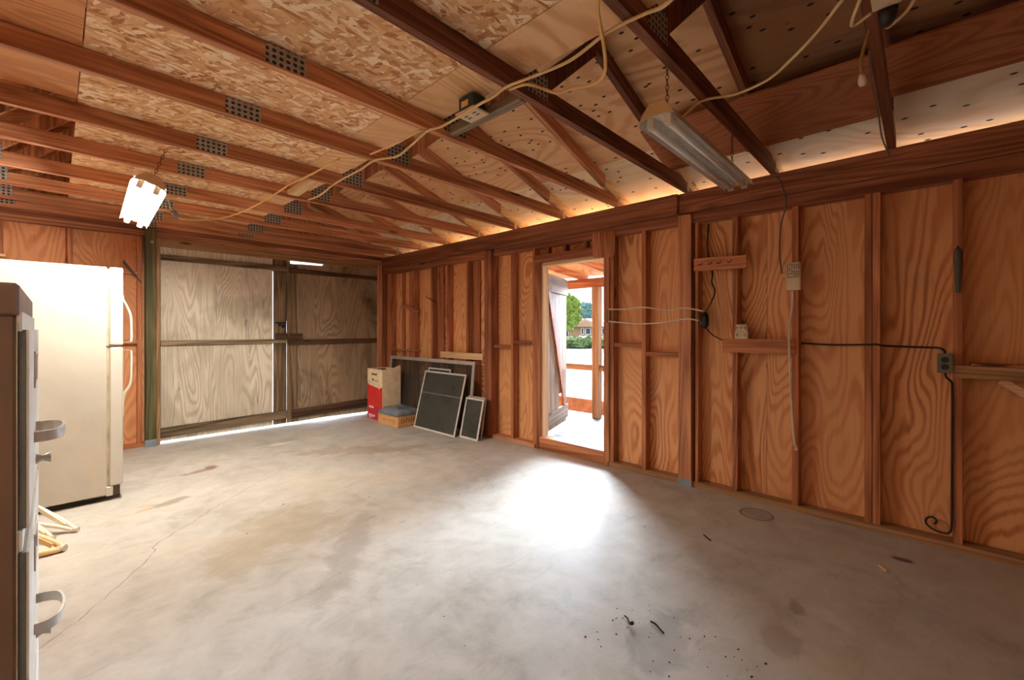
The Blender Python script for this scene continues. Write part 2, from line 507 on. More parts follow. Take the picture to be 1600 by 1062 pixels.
def mesh_screen():
    t = NT('dark_insect_mesh', 0.6, 0.0, 0.3)
    v = t.coords()
    n = t.noise(v, 3.5, 4, 0.6, 0.4)
    c = t.ramp(n, [(0.25, sr(62, 63, 58)), (0.75, sr(84, 83, 74))])
    tr = t.n('ShaderNodeBsdfTransparent')
    mx = t.n('ShaderNodeMixShader')
    mx.inputs[0].default_value = 0.8
    out = t.t.nodes['Material Output']
    t.l(tr.outputs[0], mx.inputs[1])
    t.l(t.b.outputs[0], mx.inputs[2])
    t.l(mx.outputs[0], out.inputs[0])
    t.done(c)
    return t.m


M['screen'] = mesh_screen()
M['screen2'] = mesh_screen()
M['screen2'].name = 'thin_insect_mesh'
for nd in M['screen2'].node_tree.nodes:
    if nd.type == 'MIX_SHADER':
        nd.inputs[0].default_value = 0.42


def emit(name, col, s):
    t = NT(name)
    t.b.inputs['Base Color'].default_value = (0.9, 0.9, 0.9, 1)
    t.b.inputs['Emission Color'].default_value = col
    t.b.inputs['Emission Strength'].default_value = s
    return t.m


M['tube'] = emit('lit_fluorescent_tube', (1.0, 0.93, 0.82, 1), TUBE)


M['tube_fill'] = emit('added_fill_tube', (1.0, 0.88, 0.72, 1), 14.0)  # tubes of the added fill light


# ------------------------------------------------------------------ mesh helpers
class MB:
    def __init__(s):
        s.bm = bmesh.new()

    def box(s, x0, x1, y0, y1, z0, z1, mat=0):
        vs = [s.bm.verts.new(p) for p in [(x0, y0, z0), (x1, y0, z0), (x1, y1, z0), (x0, y1, z0), (x0, y0, z1), (x1, y0, z1), (x1, y1, z1), (x0, y1, z1)]]
        for f in [(0, 3, 2, 1), (4, 5, 6, 7), (0, 1, 5, 4), (1, 2, 6, 5), (2, 3, 7, 6), (3, 0, 4, 7)]:
            fc = s.bm.faces.new([vs[i] for i in f])
            fc.material_index = mat
        return s

    def prism(s, poly, ext):
        """poly: 3D points in a plane, ext: extrusion vector"""
        e = Vector(ext)
        a = [s.bm.verts.new(p) for p in poly]
        b = [s.bm.verts.new(Vector(p) + e) for p in poly]
        n = len(a)
        s.bm.faces.new(a)
        s.bm.faces.new(b[::-1])
        for i in range(n):
            s.bm.faces.new([a[i], b[i], b[(i + 1) % n], a[(i + 1) % n]])
        bmesh.ops.recalc_face_normals(s.bm, faces=s.bm.faces)
        return s

    def bar(s, p0, p1, w_, h_, up=(0, 0, 1)):
        """rectangular bar from p0 to p1, w_ across, h_ along up"""
        p0, p1 = Vector(p0), Vector(p1)
        d = (p1 - p0).normalized()
        u = Vector(up)
        u = (u - d * u.dot(d)).normalized()
        r = d.cross(u)
        pts = [p0 + r * a * w_ / 2 + u * b * h_ / 2 for a, b in ((-1, -1), (1, -1), (1, 1), (-1, 1))]
        return s.prism(pts, p1 - p0)

    def tube(s, pts, r, seg=8, closed=False):
        pts = [Vector(p) for p in pts]
        rings = []
        n = len(pts)
        prev = None
        for i, p in enumerate(pts):
            a = pts[i - 1] if i > 0 else (pts[-1] if closed else pts[0])
            b = pts[i + 1] if i < n - 1 else (pts[0] if closed else pts[-1])
            d = (b - a).normalized()
            if prev is None:
                u = d.orthogonal().normalized()
            else:
                u = prev - d * prev.dot(d)
                u = u.normalized() if u.length > 1e-6 else d.orthogonal().normalized()
            prev = u
            v = d.cross(u)
            rr = r[i] if isinstance(r, (list, tuple)) else r
            rings.append([s.bm.verts.new(p + (u * math.cos(t) + v * math.sin(t)) * rr) for t in [2 * math.pi * k / seg for k in range(seg)]])
        m = n if closed else n - 1
        for i in range(m):
            A, B = rings[i], rings[(i + 1) % n]
            for k in range(seg):
                f = s.bm.faces.new([A[k], A[(k + 1) % seg], B[(k + 1) % seg], B[k]])
                f.smooth = True
        if not closed:
            s.bm.faces.new(rings[0][::-1])
            s.bm.faces.new(rings[-1])
        bmesh.ops.recalc_face_normals(s.bm, faces=s.bm.faces)
        return s

    def bevel(s, w_=0.004, seg=2):
        bmesh.ops.bevel(s.bm, geom=list(s.bm.edges), offset=w_, segments=seg, affect='EDGES', profile=0.5)
        return s

    def xf(s, mat):
        s.bm.transform(mat)
        return s

    def mv(s, x, y, z):
        bmesh.ops.translate(s.bm, verts=s.bm.verts, vec=(x, y, z))
        return s

    def build(s, name, mat, parent=None, **props):
        me = bpy.data.meshes.new(name)
        s.bm.to_mesh(me)
        s.bm.free()
        o = bpy.data.objects.new(name, me)
        COL.objects.link(o)
        for m_ in (mat if isinstance(mat, (list, tuple)) else [mat]):
            me.materials.append(M[m_] if isinstance(m_, str) else m_)
        if parent:
            o.parent = parent
        for k, v in props.items():
            o[k] = v
        return o


def smooth_path(pts, n=6):
    """Catmull-Rom"""
    P = [Vector(p) for p in pts]
    out = []
    for i in range(len(P) - 1):
        a = P[i - 1] if i else P[0] * 2 - P[1]
        b, c = P[i], P[i + 1]
        d = P[i + 2] if i + 2 < len(P) else P[-1] * 2 - P[-2]
        for k in range(n):
            t = k / n
            out.append(0.5 * ((2 * b) + (c - a) * t + (2 * a - 5 * b + 4 * c - d) * t * t + (3 * b - a - 3 * c + d) * t ** 3))
    out.append(P[-1])
    return out


def thing(name, label, cat, loc=(0, 0, 0), group=None, rot=(0, 0, 0)):
    o = bpy.data.objects.new(name, None)
    COL.objects.link(o)
    o.location = loc
    o.rotation_euler = rot
    o['label'] = label
    o['category'] = cat
    if group:
        o['group'] = group
    o.empty_display_size = 0.05
    return o


def tag(o, label, cat, group=None, kind=None):
    o['label'] = label
    o['category'] = cat
    if group:
        o['group'] = group
    if kind:
        o['kind'] = kind
    return o


def struct(name, label=None):
    o = bpy.data.objects.new(name, None)
    COL.objects.link(o)
    o['kind'] = 'structure'
    if label:
        o['label'] = label
    return o


def copy_tree(o, parent=None):
    c = o.copy()
    COL.objects.link(c)
    if parent:
        c.parent = parent
    for ch in list(o.children):
        copy_tree(ch, c)
    return c


def solid_box(sx_, sy_, sz_, bev=0.004, seg=2):
    m = MB().box(-sx_ / 2, sx_ / 2, -sy_ / 2, sy_ / 2, 0, sz_)
    if bev:
        m.bevel(bev, seg)
    return m


# ------------------------------------------------------------------ room shell
WX, PX, BY = 3.49, 3.579, 6.02        # stud face right, plywood face right, back wall face
LX, RY = -2.20, -2.6                  # left wall, wall behind the viewer
PT = 2.34                             # top of the wall plates

fl = MB().box(LX - 0.1, 3.60, RY - 0.1, 6.12, -0.12, 0.0).build('floor', 'conc', None, kind='structure')
# hairline crack in the slab
ck = [(-0.3, 2.30), (-0.009, 2.535), (0.129, 2.712), (0.361, 3.069), (0.409, 3.225), (0.60, 3.42), (0.793, 3.616), (1.0, 3.80), (1.123, 3.917), (1.38, 4.109), (1.62, 4.31)]
cp = smooth_path([(x, y, 0) for x, y in ck], 8)
b = MB()
prev = None
for i, p in enumerate(cp):
    d = (cp[min(i + 1, len(cp) - 1)] - cp[max(i - 1, 0)]).normalized()
    nrm = Vector((-d.y, d.x, 0))
    q = p + nrm * random.uniform(-0.007, 0.007)
    ww = random.uniform(0.0008, 0.0022)
    pr = (b.bm.verts.new((q + nrm * ww).to_tuple()[:2] + (0.0006,)), b.bm.verts.new((q - nrm * ww).to_tuple()[:2] + (0.0006,)))
    if prev:
        b.bm.faces.new([prev[0], prev[1], pr[1], pr[0]])
    prev = pr
b.build('crack', 'crack', fl)

# ---- right wall
wr = struct('wall_right')
DY0, DY1, DZ0, DZ1 = 2.128, 2.905, 0.125, 1.935       # doorway in the right wall


def sheet(y0, y1, z0, z1):
    MB().box(PX, PX + 0.016, y0, y1, z0, z1).build('plywood_panel', 'plywall', wr)


for (a, c_) in [(-2.6, -1.6), (-1.598, -0.60), (-0.598, 0.198), (0.200, 0.818), (0.82, 1.36), (1.362, 2.04), (2.99, 3.66), (3.662, 4.45), (4.452, 5.21), (5.212, 6.10)]:
    sheet(a, c_, 0, 2.335)
sheet(2.042, 2.988, DZ1 + 0.09, 2.335)
sheet(2.042, 2.988, 0.0, DZ0 - 0.03)


def stud(y0, y1, z0=0.04, z1=2.10, x0=WX, mat='studZ'):
    MB().box(x0, PX - 0.001, y0, y1, z0, z1).bevel(0.0025, 1).build('stud', mat, wr)


for yc in (-2.3, -1.9, -1.5, -1.05, -0.60, -0.152, 0.200, 0.627, 1.009, 1.738, 3.30, 4.06, 4.45, 4.79, 5.21):
    stud(yc - 0.019, yc + 0.019)
stud(0.222, 0.258)
stud(1.277, 1.302)
stud(5.80, 5.92)
stud(2.03, 2.07)
stud(2.965, 3.0)
MB().box(WX - 0.03, PX - 0.002, 1.322, 1.425, 0.0, 2.165).bevel(0.004, 1).build('post', 'lumZ', wr)
MB().box(WX - 0.03, PX - 0.002, 3.597, 3.72, 0.0, 2.165).bevel(0.004, 1).build('post', 'redZ', wr)
MB().box(PX + 0.017, PX + 0.022, -2.7, 2.042, -0.1, 2.335).build('siding', 'siding', wr)
MB().box(PX + 0.017, PX + 0.022, 2.988, 6.11, -0.1, 2.335).build('siding', 'siding', wr)
MB().box(WX - 0.034, WX - 0.0305, 1.318, 1.429, 0.0, 0.05).build('post_base', 'bracket', wr)
# sole plate, top plates, rim board
MB().box(WX - 0.012, PX - 0.001, RY, 2.09, 0.0, 0.042).bevel(0.003, 1).build('sole_plate', 'tanY', wr)
MB().box(WX - 0.012, PX - 0.001, 2.94, 6.0, 0.0, 0.042).bevel(0.003, 1).build('sole_plate', 'lumY', wr)
MB().box(WX - 0.002, PX - 0.001, RY, 1.32, 2.09, 2.178).bevel(0.003, 1).build('top_plate', 'redY', wr)
MB().box(WX - 0.002, PX - 0.001, 1.43, 3.59, 2.10, 2.178).bevel(0.003, 1).build('top_plate', 'redY', wr)
MB().box(WX - 0.002, PX - 0.001, 3.725, 6.0, 2.09, 2.178).bevel(0.003, 1).build('top_plate', 'redY', wr)
MB().box(WX - 0.018, PX - 0.001, RY, 1.425, 2.180, PT).bevel(0.003, 1).build('rim_board', 'redY', wr)
MB().box(WX - 0.045, PX - 0.001, 1.427, 6.0, 2.180, PT).bevel(0.003, 1).build('rim_board', 'redY', wr)
# door header with short cripple studs
MB().box(WX - 0.004, PX - 0.001, 2.05, 2.985, DZ1 + 0.012, DZ1 + 0.09).bevel(0.003, 1).build('door_header', 'redY', wr)
for yc in (2.36, 2.60, 2.83):
    MB().box(WX + 0.03, PX - 0.001, yc - 0.019, yc + 0.019, DZ1 + 0.09, 2.10).build('cripple_stud', 'redZ', wr)
# blocking between studs
for (y0, y1, z0, m_) in [(1.757, 2.03, 1.09, 'studY'), (1.425, 1.719, 1.02, 'studY'), (2.99, 3.28, 1.085, 'redY'), (3.32, 3.597, 1.035, 'redY')]:
    MB().box(WX + 0.004, PX - 0.001, y0, y1, z0, z0 + 0.036).bevel(0.003, 1).build('blocking', m_, wr)
# clapped-together boards inside the left part of the wall
for (y0, y1) in [(3.9, 4.02), (4.6, 4.75), (5.3, 5.43), (5.55, 5.62)]:
    MB().box(PX - 0.02, PX - 0.001, y0, y1, 0.042, 2.09).build('batten_board', 'studZ', wr)

# ---- side doorway: frame (trim) and sill
d3 = struct('trim_1', 'side doorway frame')
MB().box(WX - 0.012, PX + 0.03, 2.07, 2.128, 0.0, DZ1 + 0.012).bevel(0.003, 1).build('jamb', 'studZ', d3)
MB().box(WX - 0.012, PX + 0.03, DY1, 2.965, 0.0, DZ1 + 0.012).bevel(0.003, 1).build('jamb', 'studZ', d3)
MB().box(WX + 0.03, PX + 0.035, DY1 - 0.022, DY1 - 0.001, DZ0, DZ1).build('door_stop', 'paleZ', d3)
MB().box(WX + 0.03, PX + 0.035, DY0 + 0.001, DY1 - 0.023, DZ1 - 0.02, DZ1 + 0.010).build('door_stop', 'paleY', d3)
MB().box(WX - 0.006, PX + 0.03, DY0, DY1, 0.0, DZ0).bevel(0.004, 1).build('sill', 'studY', d3)

# ---- back wall
wb = struct('wall_back')
MB().box(-2.3, 0.775, BY + 0.075, BY + 0.091, 0, 2.33).build('plywood_panel', 'plyback', wb)
for (x0, x1) in [(-1.5, -1.46), (-0.9, -0.86), (-0.36, -0.32), (0.085, 0.125), (0.602, 0.640)]:
    MB().box(x0, x1, BY, BY + 0.074, 0.04, 2.235).bevel(0.0025, 1).build('stud', 'studZ', wb)
MB().box(-2.2, 0.660, BY - 0.004, BY + 0.074, 0.0, 0.042).build('sole_plate', 'studX', wb)
MB().box(0.126, 0.602, BY + 0.01, BY + 0.074, 1.83, 1.87).build('blocking', 'lumX', wb)
MB().box(0.126, 0.602, BY + 0.01, BY + 0.074, 1.10, 1.14).build('blocking', 'lumX', wb)
MB().box(-2.2, 3.44, BY - 0.012, BY + 0.074, 2.242, PT).bevel(0.003, 1).build('header_beam', 'lumX', wb)
MB().box(-2.2, 3.44, BY - 0.03, BY - 0.013, 2.30, PT + 0.06).bevel(0.003, 1).build('header_beam', 'redX', wb)
MB().box(0.662, 0.752, BY - 0.062, BY + 0.03, 0.05, 2.33).bevel(0.004, 1).build('treated_post', 'green', wb)
MB().box(0.657, 0.757, BY - 0.066, BY + 0.02, 0.0, 0.075).bevel(0.003, 1).build('post_base', 'bracket', wb)
MB().tube([(0.715, BY - 0.062, 2.18), (0.715, BY - 0.075, 2.18)], 0.016, 10).build('bolt', 'galv', wb)
MB().box(0.754, 0.790, BY - 0.02, BY + 0.074, 0.0, 2.24).bevel(0.003, 1).build('door_jamb', 'tanZ', wb)
MB().box(3.392, 3.452, BY - 0.02, BY + 0.074, 0.0, 2.24).bevel(0.003, 1).build('door_jamb', 'lumZ', wb)
MB().box(3.455, 3.595, BY - 0.02, BY + 0.09, 0.0, PT).build('corner_post', 'redZ', wb)
MB().box(0.752, 3.43, BY + 0.0, BY + 0.04, 2.155, 2.24).bevel(0.003, 1).build('door_header', 'tanX', wb)

# ---- barn doors
d1 = struct('door_1')
MB().box(0.79, 1.929, BY + 0.045, BY + 0.060, 0.020, 2.20).build('plywood_panel', 'weath', d1)
MB().box(1.940, 2.096, BY + 0.045, BY + 0.060, 0.020, 2.20).build('stile', 'weathstile', d1)
for (z0, z1, m_) in [(2.01, 2.075, 'weathrail'), (1.07, 1.125, 'weathrail')]:
    MB().box(0.80, 2.094, BY + 0.018, BY + 0.044, z0, z1).bevel(0.003, 1).build('rail', m_, d1)
MB().prism([(0.80, BY + 0.018, 0.06), (2.094, BY + 0.018, 0.085), (2.094, BY + 0.018, 0.19), (0.80, BY + 0.018, 0.165)], (0, 0.026, 0)).build('rail', 'weathrail', d1)
MB().box(0.80, 2.094, BY + 0.061, BY + 0.075, 2.0, 2.20).build('rail', 'weathrail', d1)
MB().box(2.05, 2.15, BY + 0.061, BY + 0.072, 1.36, 2.20).build('batten', 'weathstile', d1)
# hasp and padlock
hp = MB().box(1.955, 2.085, BY + 0.010, BY + 0.018, 1.325, 1.345).box(1.985, 2.02, BY + 0.008, BY + 0.017, 1.29, 1.325).box(2.03, 2.065, BY + 0.004, BY + 0.017, 1.27, 1.318)
hp.build('hasp', 'black', d1)
MB().box(1.99, 2.04, BY + 0.020, BY + 0.044, 1.17, 1.32).build('latch_block', 'weathstile', d1)
MB().box(1.945, 2.09, BY - 0.005, BY + 0.018, 1.128, 1.20).bevel(0.003, 1).build('latch_bar', 'weathraildk', d1)
d2 = struct('door_2')
MB().prism([(2.241, BY + 0.045, 0.018), (2.6, BY + 0.045, 0.026), (3.395, BY + 0.045, 0.008), (3.395, BY + 0.020, 2.20), (2.62, BY + 0.020, 2.20), (2.56, BY + 0.045, 2.135), (2.241, BY + 0.045, 2.125)], (0, 0.015, 0)).build('plywood_panel', 'weathdk', d2)
MB().box(2.103, 2.237, BY + 0.045, BY + 0.060, 0.02, 2.12).build('stile', 'weathstile', d2)
MB().box(2.106, 3.387, BY + 0.018, BY + 0.044, 1.045, 1.115).bevel(0.003, 1).build('rail', 'weathraildk', d2)
MB().prism([(2.16, BY + 0.018, 0.075), (3.387, BY + 0.018, 0.10), (3.387, BY + 0.018, 0.22), (2.16, BY + 0.018, 0.185)], (0, 0.026, 0)).build('rail', 'weathraildk', d2)
MB().box(2.13, 3.387, BY + 0.018, BY + 0.044, 1.995, 2.055).bevel(0.003, 1).build('rail', 'weathraildk', d2)
MB().box(2.20, 3.387, BY + 0.061, BY + 0.075, 1.9, 2.12).build('rail', 'weathrail', d2)
MB().box(2.12, 2.28, BY - 0.005, BY + 0.018, 1.118, 1.20).bevel(0.003, 1).build('latch_bar', 'weathraildk', d2)
MB().box(2.15, 2.20, BY + 0.020, BY + 0.044, 1.20, 1.34).build('latch_block', 'weathstile', d2)

# ---- left wall and the wall behind the viewer (out of the picture, they close the room)
wl = struct('wall_left')
MB().box(LX - 0.09, LX - 0.075, RY, 6.1, 0, PT).build('plywood_panel', 'plywall', wl)
for i in range(15):
    y = RY + 0.3 + i * 0.58
    MB().box(LX - 0.075, LX, y, y + 0.038, 0.04, 2.25).build('stud', 'studZ', wl)
MB().box(LX - 0.075, LX, RY, 6.0, 2.25, PT).build('top_plate', 'redY', wl)
wf = struct('wall_front')
MB().box(LX - 0.09, PX + 0.016, RY - 0.016, RY, 0, PT).build('plywood_panel', 'plyback', wf)
MB().box(LX, WX, RY, RY + 0.089, 2.25, PT).build('top_plate', 'redX', wf)

# ------------------------------------------------------------------ roof
RX = 0.64                                       # ridge


def zr(x):                                      # underside of the roof sheathing
    return PT + 0.10 + (3.58 - (x if x >= RX else 2 * RX - x)) / 3


ce = struct('ceiling')


def slope_sheet(x0, x1, y0, y1, mat, th=0.012, lift=0.0, name='roof_sheathing'):
    MB().prism([(x0, y0, zr(x0) + lift), (x1, y0, zr(x1) + lift), (x1, y0, zr(x1) + lift + th), (x0, y0, zr(x0) + lift + th)], (0, y1 - y0, 0)).build(name, mat, ce)


for (y0, y1) in [(-2.7, -0.485), (-0.485, 0.75), (0.75, 3.22), (3.22, 6.35)]:
    for (x0, x1) in [(RX, 1.76), (1.76, 3.10), (3.10, 4.12)]:
        slope_sheet(x0, x1, y0, y1, 'paleply' if x0 > 2.95 else ('shaderoofply' if y1 < 0.8 else 'roofply'))
        slope_sheet(2 * RX - x1, 2 * RX - x0, y0, y1, 'roofply')
# plywood strips nailed under the rafters above the right wall
slope_sheet(2.775, 3.222, 0.155, 1.405, 'stripply', 0.011, -0.106, 'plywood_strip')
slope_sheet(2.765, 3.098, -2.5, 0.150, 'stripply', 0.011, -0.106, 'plywood_strip')
# attic floor laid on the truss chords
ZD = PT + 0.0905
for (y0, y1) in [(-2.5, -0.46), (-0.458, 1.98), (1.982, 4.42), (4.422, 5.93)]:
    MB().box(0.083, 1.252, y0, y1, ZD, ZD + 0.012).build('strand_board', 'osb', ce)
for (y0, y1) in [(-2.5, 1.36), (1.362, 5.93)]:
    MB().box(1.256, 1.505, y0, y1, ZD, ZD + 0.012).build('attic_plywood', 'deckply', ce)
MB().box(-0.85, 0.079, -2.5, 3.15, ZD, ZD + 0.012).build('attic_plywood', 'oldply', ce)
# gable ends above the back wall and behind the viewer
for yg in (6.06, RY - 0.014):
    MB().prism([(-2.30, yg, PT), (3.58, yg, PT), (3.58, yg, PT + 0.10), (RX, yg, zr(RX)), (-2.30, yg, PT + 0.10)], (0, 0.014, 0)).build('gable_panel', 'plyback', ce)


def truss():
    t = thing('roof_truss', '', 'roof truss', (RX, 0, PT), 'roof trusses')
    T = 0.019
    hw = 3.58 - RX
    # bottom chord
    b = MB().prism([(-hw, -T, 0), (hw, -T, 0), (hw, -T, 0.004), (hw - 0.25, -T, 0.089), (-hw + 0.25, -T, 0.089), (-hw, -T, 0.004)], (0, 2 * T, 0))
    b.build('bottom_chord', 'lumX', t)
    for s_, m_ in ((1, 'chordR'), (-1, 'chordL')):
        def zz(x):
            return zr(RX + x) - PT
        x1 = 3.22 - RX
        x2 = 4.0 - RX
        MB().prism([(s_ * x1, -T, zz(x1) - 0.001), (s_ * x2, -T, zz(x2) - 0.001), (s_ * x2, -T, zz(x2) - 0.094), (s_ * x1, -T, zz(x1) - 0.094)], (0, 2 * T, 0)).build('rafter_tail', 'paleX', t)  # rafter end split off, daylight past the wall put into its pale colour
        MB().prism([(0, -T, zz(0) - 0.001), (s_ * x1, -T, zz(x1) - 0.001), (s_ * x1, -T, zz(x1) - 0.094), (0, -T, zz(0) - 0.094)], (0, 2 * T, 0)).build('top_chord', m_, t)
        n0 = 0.955
        MB().bar((s_ * n0, 0, 0.09), (0.02 * s_, 0, zz(0) - 0.10), 0.036, 0.085, (1, 0, 0)).build('web', 'lumZ', t)
        xq = 1.45
        MB().bar((s_ * (n0 + 0.03), 0, 0.085), (s_ * xq, 0, zz(xq) - 0.10), 0.036, 0.085, (1, 0, 0)).build('web', 'lumZ', t)
        g = MB()
        for q in (-T - 0.0025, T + 0.0005):
            g.box(s_ * n0 - 0.085, s_ * n0 + 0.075, q, q + 0.002, 0.03, 0.145)
        g.build('gusset_plate', 'gusset', t)
        c = MB()
        for q in (-T - 0.003, T + 0.0005):
            c.box(s_ * 2.80 - 0.014, s_ * 2.80 + 0.014, q, q + 0.0025, 0.0, 0.085)
        c.build('metal_clip', 'galv', t)
    g = MB()
    for q in (-T - 0.0025, T + 0.0005):
        g.box(-0.045, 0.115, q, q + 0.002, 0.006, 0.084)
    g.build('gusset_plate', 'gusset', t)
    return t


ORD = ['first', 'second', 'third', 'fourth', 'fifth', 'sixth', 'seventh', 'eighth', 'ninth', 'tenth', 'eleventh']
TY = [5.93, 5.565, 5.002, 4.436, 3.803, 3.222, 2.573, 1.97, 1.358, 0.752, 0.13]
tr0 = truss()
for i, y in enumerate(TY):
    o = tr0 if i == 0 else copy_tree(tr0)
    o.location.y = y
    if 0 < y < 1.5:                     # shade on the nearest trusses is put into their wood colour
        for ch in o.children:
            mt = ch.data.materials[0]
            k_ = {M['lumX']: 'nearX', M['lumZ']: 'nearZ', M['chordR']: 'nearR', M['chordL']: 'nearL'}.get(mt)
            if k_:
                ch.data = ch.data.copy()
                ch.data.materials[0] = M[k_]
    o['label'] = 'aged reddish wooden roof truss with metal plates, %s counting from the barn doors' % ORD[i]

# ------------------------------------------------------------------ things overhead
# short pale block between two trusses
o = MB().bar((1.345, 3.245, 2.375), (1.355, 3.78, 2.375), 0.085, 0.038).bevel(0.003, 1).build('wood_block', 'paleY')
tag(o, 'short pale wood block fixed between two trusses beside the cream cable', 'wood block')
# grey board with outlet box
o = MB().box(1.535, 1.585, 1.40, 1.945, 2.352, 2.40).bevel(0.003, 1).build('weathered_board', 'greyY')
tag(o, 'short weathered grey board between two trusses under the black outlet box', 'board')
t = thing('outlet_box', 'black ceiling outlet box with cream cover plate beside the grey board', 'outlet', (1.46, 1.66, 2.335))
solid_box(0.085, 0.11, 0.075, 0.004).mv(0, 0, 0.012).build('box', 'blueblack', t)
MB().box(-0.055, 0.055, -0.07, 0.07, 0.0, 0.011).bevel(0.003, 1).build('cover_plate', 'beige', t)
b = MB()
for yy in (-0.03, 0.03):
    for xx in (-0.012, 0.012):
        b.box(xx - 0.003, xx + 0.003, yy - 0.012, yy + 0.012, -0.0015, 0.0)
b.build('slots', 'black', t)
MB().box(-0.046, -0.0435, -0.02, 0.03, 0.03, 0.06).build('sticker', 'yellow', t)

# added fill light, out of the picture above the filing cabinet, is built below
# cream cable along the trusses
main = [(1.27, 0.42, 2.31), (1.383, 0.601, 2.318), (1.387, 0.68, 2.325), (1.384, 0.764, 2.328), (1.379, 0.852, 2.32), (1.389, 1.002, 2.30), (1.382, 1.195, 2.31), (1.385, 1.34, 2.328), (1.392, 1.439, 2.32), (1.39, 1.534, 2.318),
        (1.40, 1.675, 2.318), (1.412, 1.855, 2.324), (1.40, 1.960, 2.330), (1.42, 2.163, 2.31), (1.433, 2.321, 2.30), (1.40, 2.52, 2.322), (1.408, 2.711, 2.318), (1.41, 2.888, 2.318), (1.434, 3.206, 2.33), (1.446, 3.46, 2.31), (1.45, 3.70, 2.325)]
o = MB().tube(smooth_path(main, 5), 0.0065, 8).build('cable', 'cord')
tag(o, 'long cream cable stapled across the undersides of the trusses', 'cable')
o = MB().tube(smooth_path([(1.375, 1.985, 2.334), (1.362, 2.10, 2.325), (1.360, 2.30, 2.33), (1.38, 2.545, 2.36)], 6), 0.0055, 8).build('cable', 'cord')
tag(o, 'short cream cable branching beside the long one to a truss plate', 'cable')
o = MB().tube(smooth_path([(1.20, 0.74, 2.345), (1.263, 0.795, 2.335), (1.40, 0.854, 2.29), (1.482, 0.898, 2.27), (1.534, 0.947, 2.27), (1.562, 1.011, 2.28), (1.549, 1.084, 2.29), (1.538, 1.179, 2.30), (1.495, 1.218, 2.315), (1.43, 1.26, 2.325), (1.41, 1.35, 2.329)], 6), 0.0065, 8).build('cable', 'yellow')
tag(o, 'yellowed cable drooping in a loop from the ceiling plywood', 'cable')

# lit shop light -------------------------------------------------------------
def shop_light(name, label, lit):
    """4 ft two-tube shop light along local X, hung on two chains; base at the reflector rim"""
    t = thing(name, label, 'shop light', (0, 0, 0), 'fluorescent shop lights')
    L = 0.61
    # reflector: W-shaped profile extruded along X
    prof = [(-0.084, -0.004), (-0.076, 0.028), (-0.040, 0.050), (-0.018, 0.028), (0.018, 0.028), (0.040, 0.050), (0.076, 0.028), (0.084, -0.004)]
    th = 0.003
    b = MB()
    A, B = [], []
    for (y, z) in prof:
        A.append([b.bm.verts.new((x, y, z)) for x in (-L, L)])
        B.append([b.bm.verts.new((x, y, z + th)) for x in (-L, L)])
    for i in range(len(prof) - 1):
        b.bm.faces.new([A[i][0], A[i][1], A[i + 1][1], A[i + 1][0]])
        b.bm.faces.new([B[i][0], B[i + 1][0], B[i + 1][1], B[i][1]])
    for i in (0, len(prof) - 1):
        b.bm.faces.new([A[i][0], B[i][0], B[i][1], A[i][1]])
    for e in (0, 1):
        for i in range(len(prof) - 1):
            b.bm.faces.new([A[i][e], A[i + 1][e], B[i + 1][e], B[i][e]])
    bmesh.ops.recalc_face_normals(b.bm, faces=b.bm.faces)
    b.build('reflector', 'lampwhite', t)
    MB().box(-L, L, -0.026, 0.026, 0.034, 0.078).bevel(0.004, 1).build('ballast_housing', 'lampwhite', t)
    for e in (-1, 1):
        b = MB()
        x = e * (L + 0.004)
        b.prism([(x, -0.080, 0.012), (x, -0.064, 0.044), (x, -0.032, 0.082), (x, 0.032, 0.082), (x, 0.064, 0.044), (x, 0.080, 0.012), (x, 0.060, 0.016), (x, 0.036, 0.026), (x, 0.0, 0.022), (x, -0.036, 0.026), (x, -0.060, 0.016)], (e * 0.006, 0, 0))
        b.build('end_cap', 'tancap', t)
        for yy in (-0.040, 0.040):
            MB().box(e * (L - 0.03) - 0.014, e * (L - 0.03) + 0.014, yy - 0.016, yy + 0.016, -0.018, 0.034).bevel(0.005, 2).build('lamp_holder', 'lampwhite', t)
    for yy in (-0.040, 0.040):
        MB().tube([(-L + 0.045, yy, -0.002), (L - 0.045, yy, -0.002)], 0.016, 14).build('tube', 'tube' if lit else 'tubeoff', t)
    return t


def chain(parent, p0, p1, name='chain', mat='rust'):
    p0, p1 = Vector(p0), Vector(p1)
    n = max(2, int((p1 - p0).length / 0.022))
    b = MB()
    for i in range(n):
        c = p0.lerp(p1, (i + 0.5) / n)
        pts = []
        for k in range(10):
            a = 2 * math.pi * k / 10
            u, v = 0.007 * math.cos(a), 0.0145 * math.sin(a)
            pts.append(c + (Vector((u, 0, v)) if i % 2 else Vector((0, u, v))))
        b.tube(pts, 0.0017, 5, True)
    return b.build(name, mat, parent)


lit = shop_light('shop_light', 'glowing white shop light with two tubes hanging near the refrigerator', True)
lit.location = (0.405, 3.92, 2.085)
lit.rotation_euler = (math.radians(18), 0, math.radians(87.8))
for xx in (-0.50, 0.50):
    chain(lit, (xx, 0, 0.082), (xx, 0, 0.30))
back = shop_light('shop_light', 'added dim fill light hanging unseen over the brown filing cabinet', True)  # no known lamp here; added out of view to brighten the cabinet's side
back.location = (-0.80, -0.15, 2.05)
for ch in back.children:
    if ch.name.startswith('tube'):
        ch.data.materials[0] = M['tube_fill']
Ml = Matrix.Translation(lit.location) @ lit.rotation_euler.to_matrix().to_4x4()
Mi = Ml.inverted()
b = MB().tube(smooth_path([Mi @ Vector(p) for p in [(0.43, 3.36, 2.10), (0.46, 3.40, 2.075), (0.50, 3.55, 2.10), (0.545, 3.78, 2.115), (0.575, 3.90, 2.11), (0.592, 3.95, 2.112)]], 6), 0.003, 6)
b.build('lamp_cord', 'whitecord', lit)
off = shop_light('shop_light', 'unlit grey shop light with a cream cord hanging below the rafters', False)
off.location = (2.437, 0.853, 2.165)
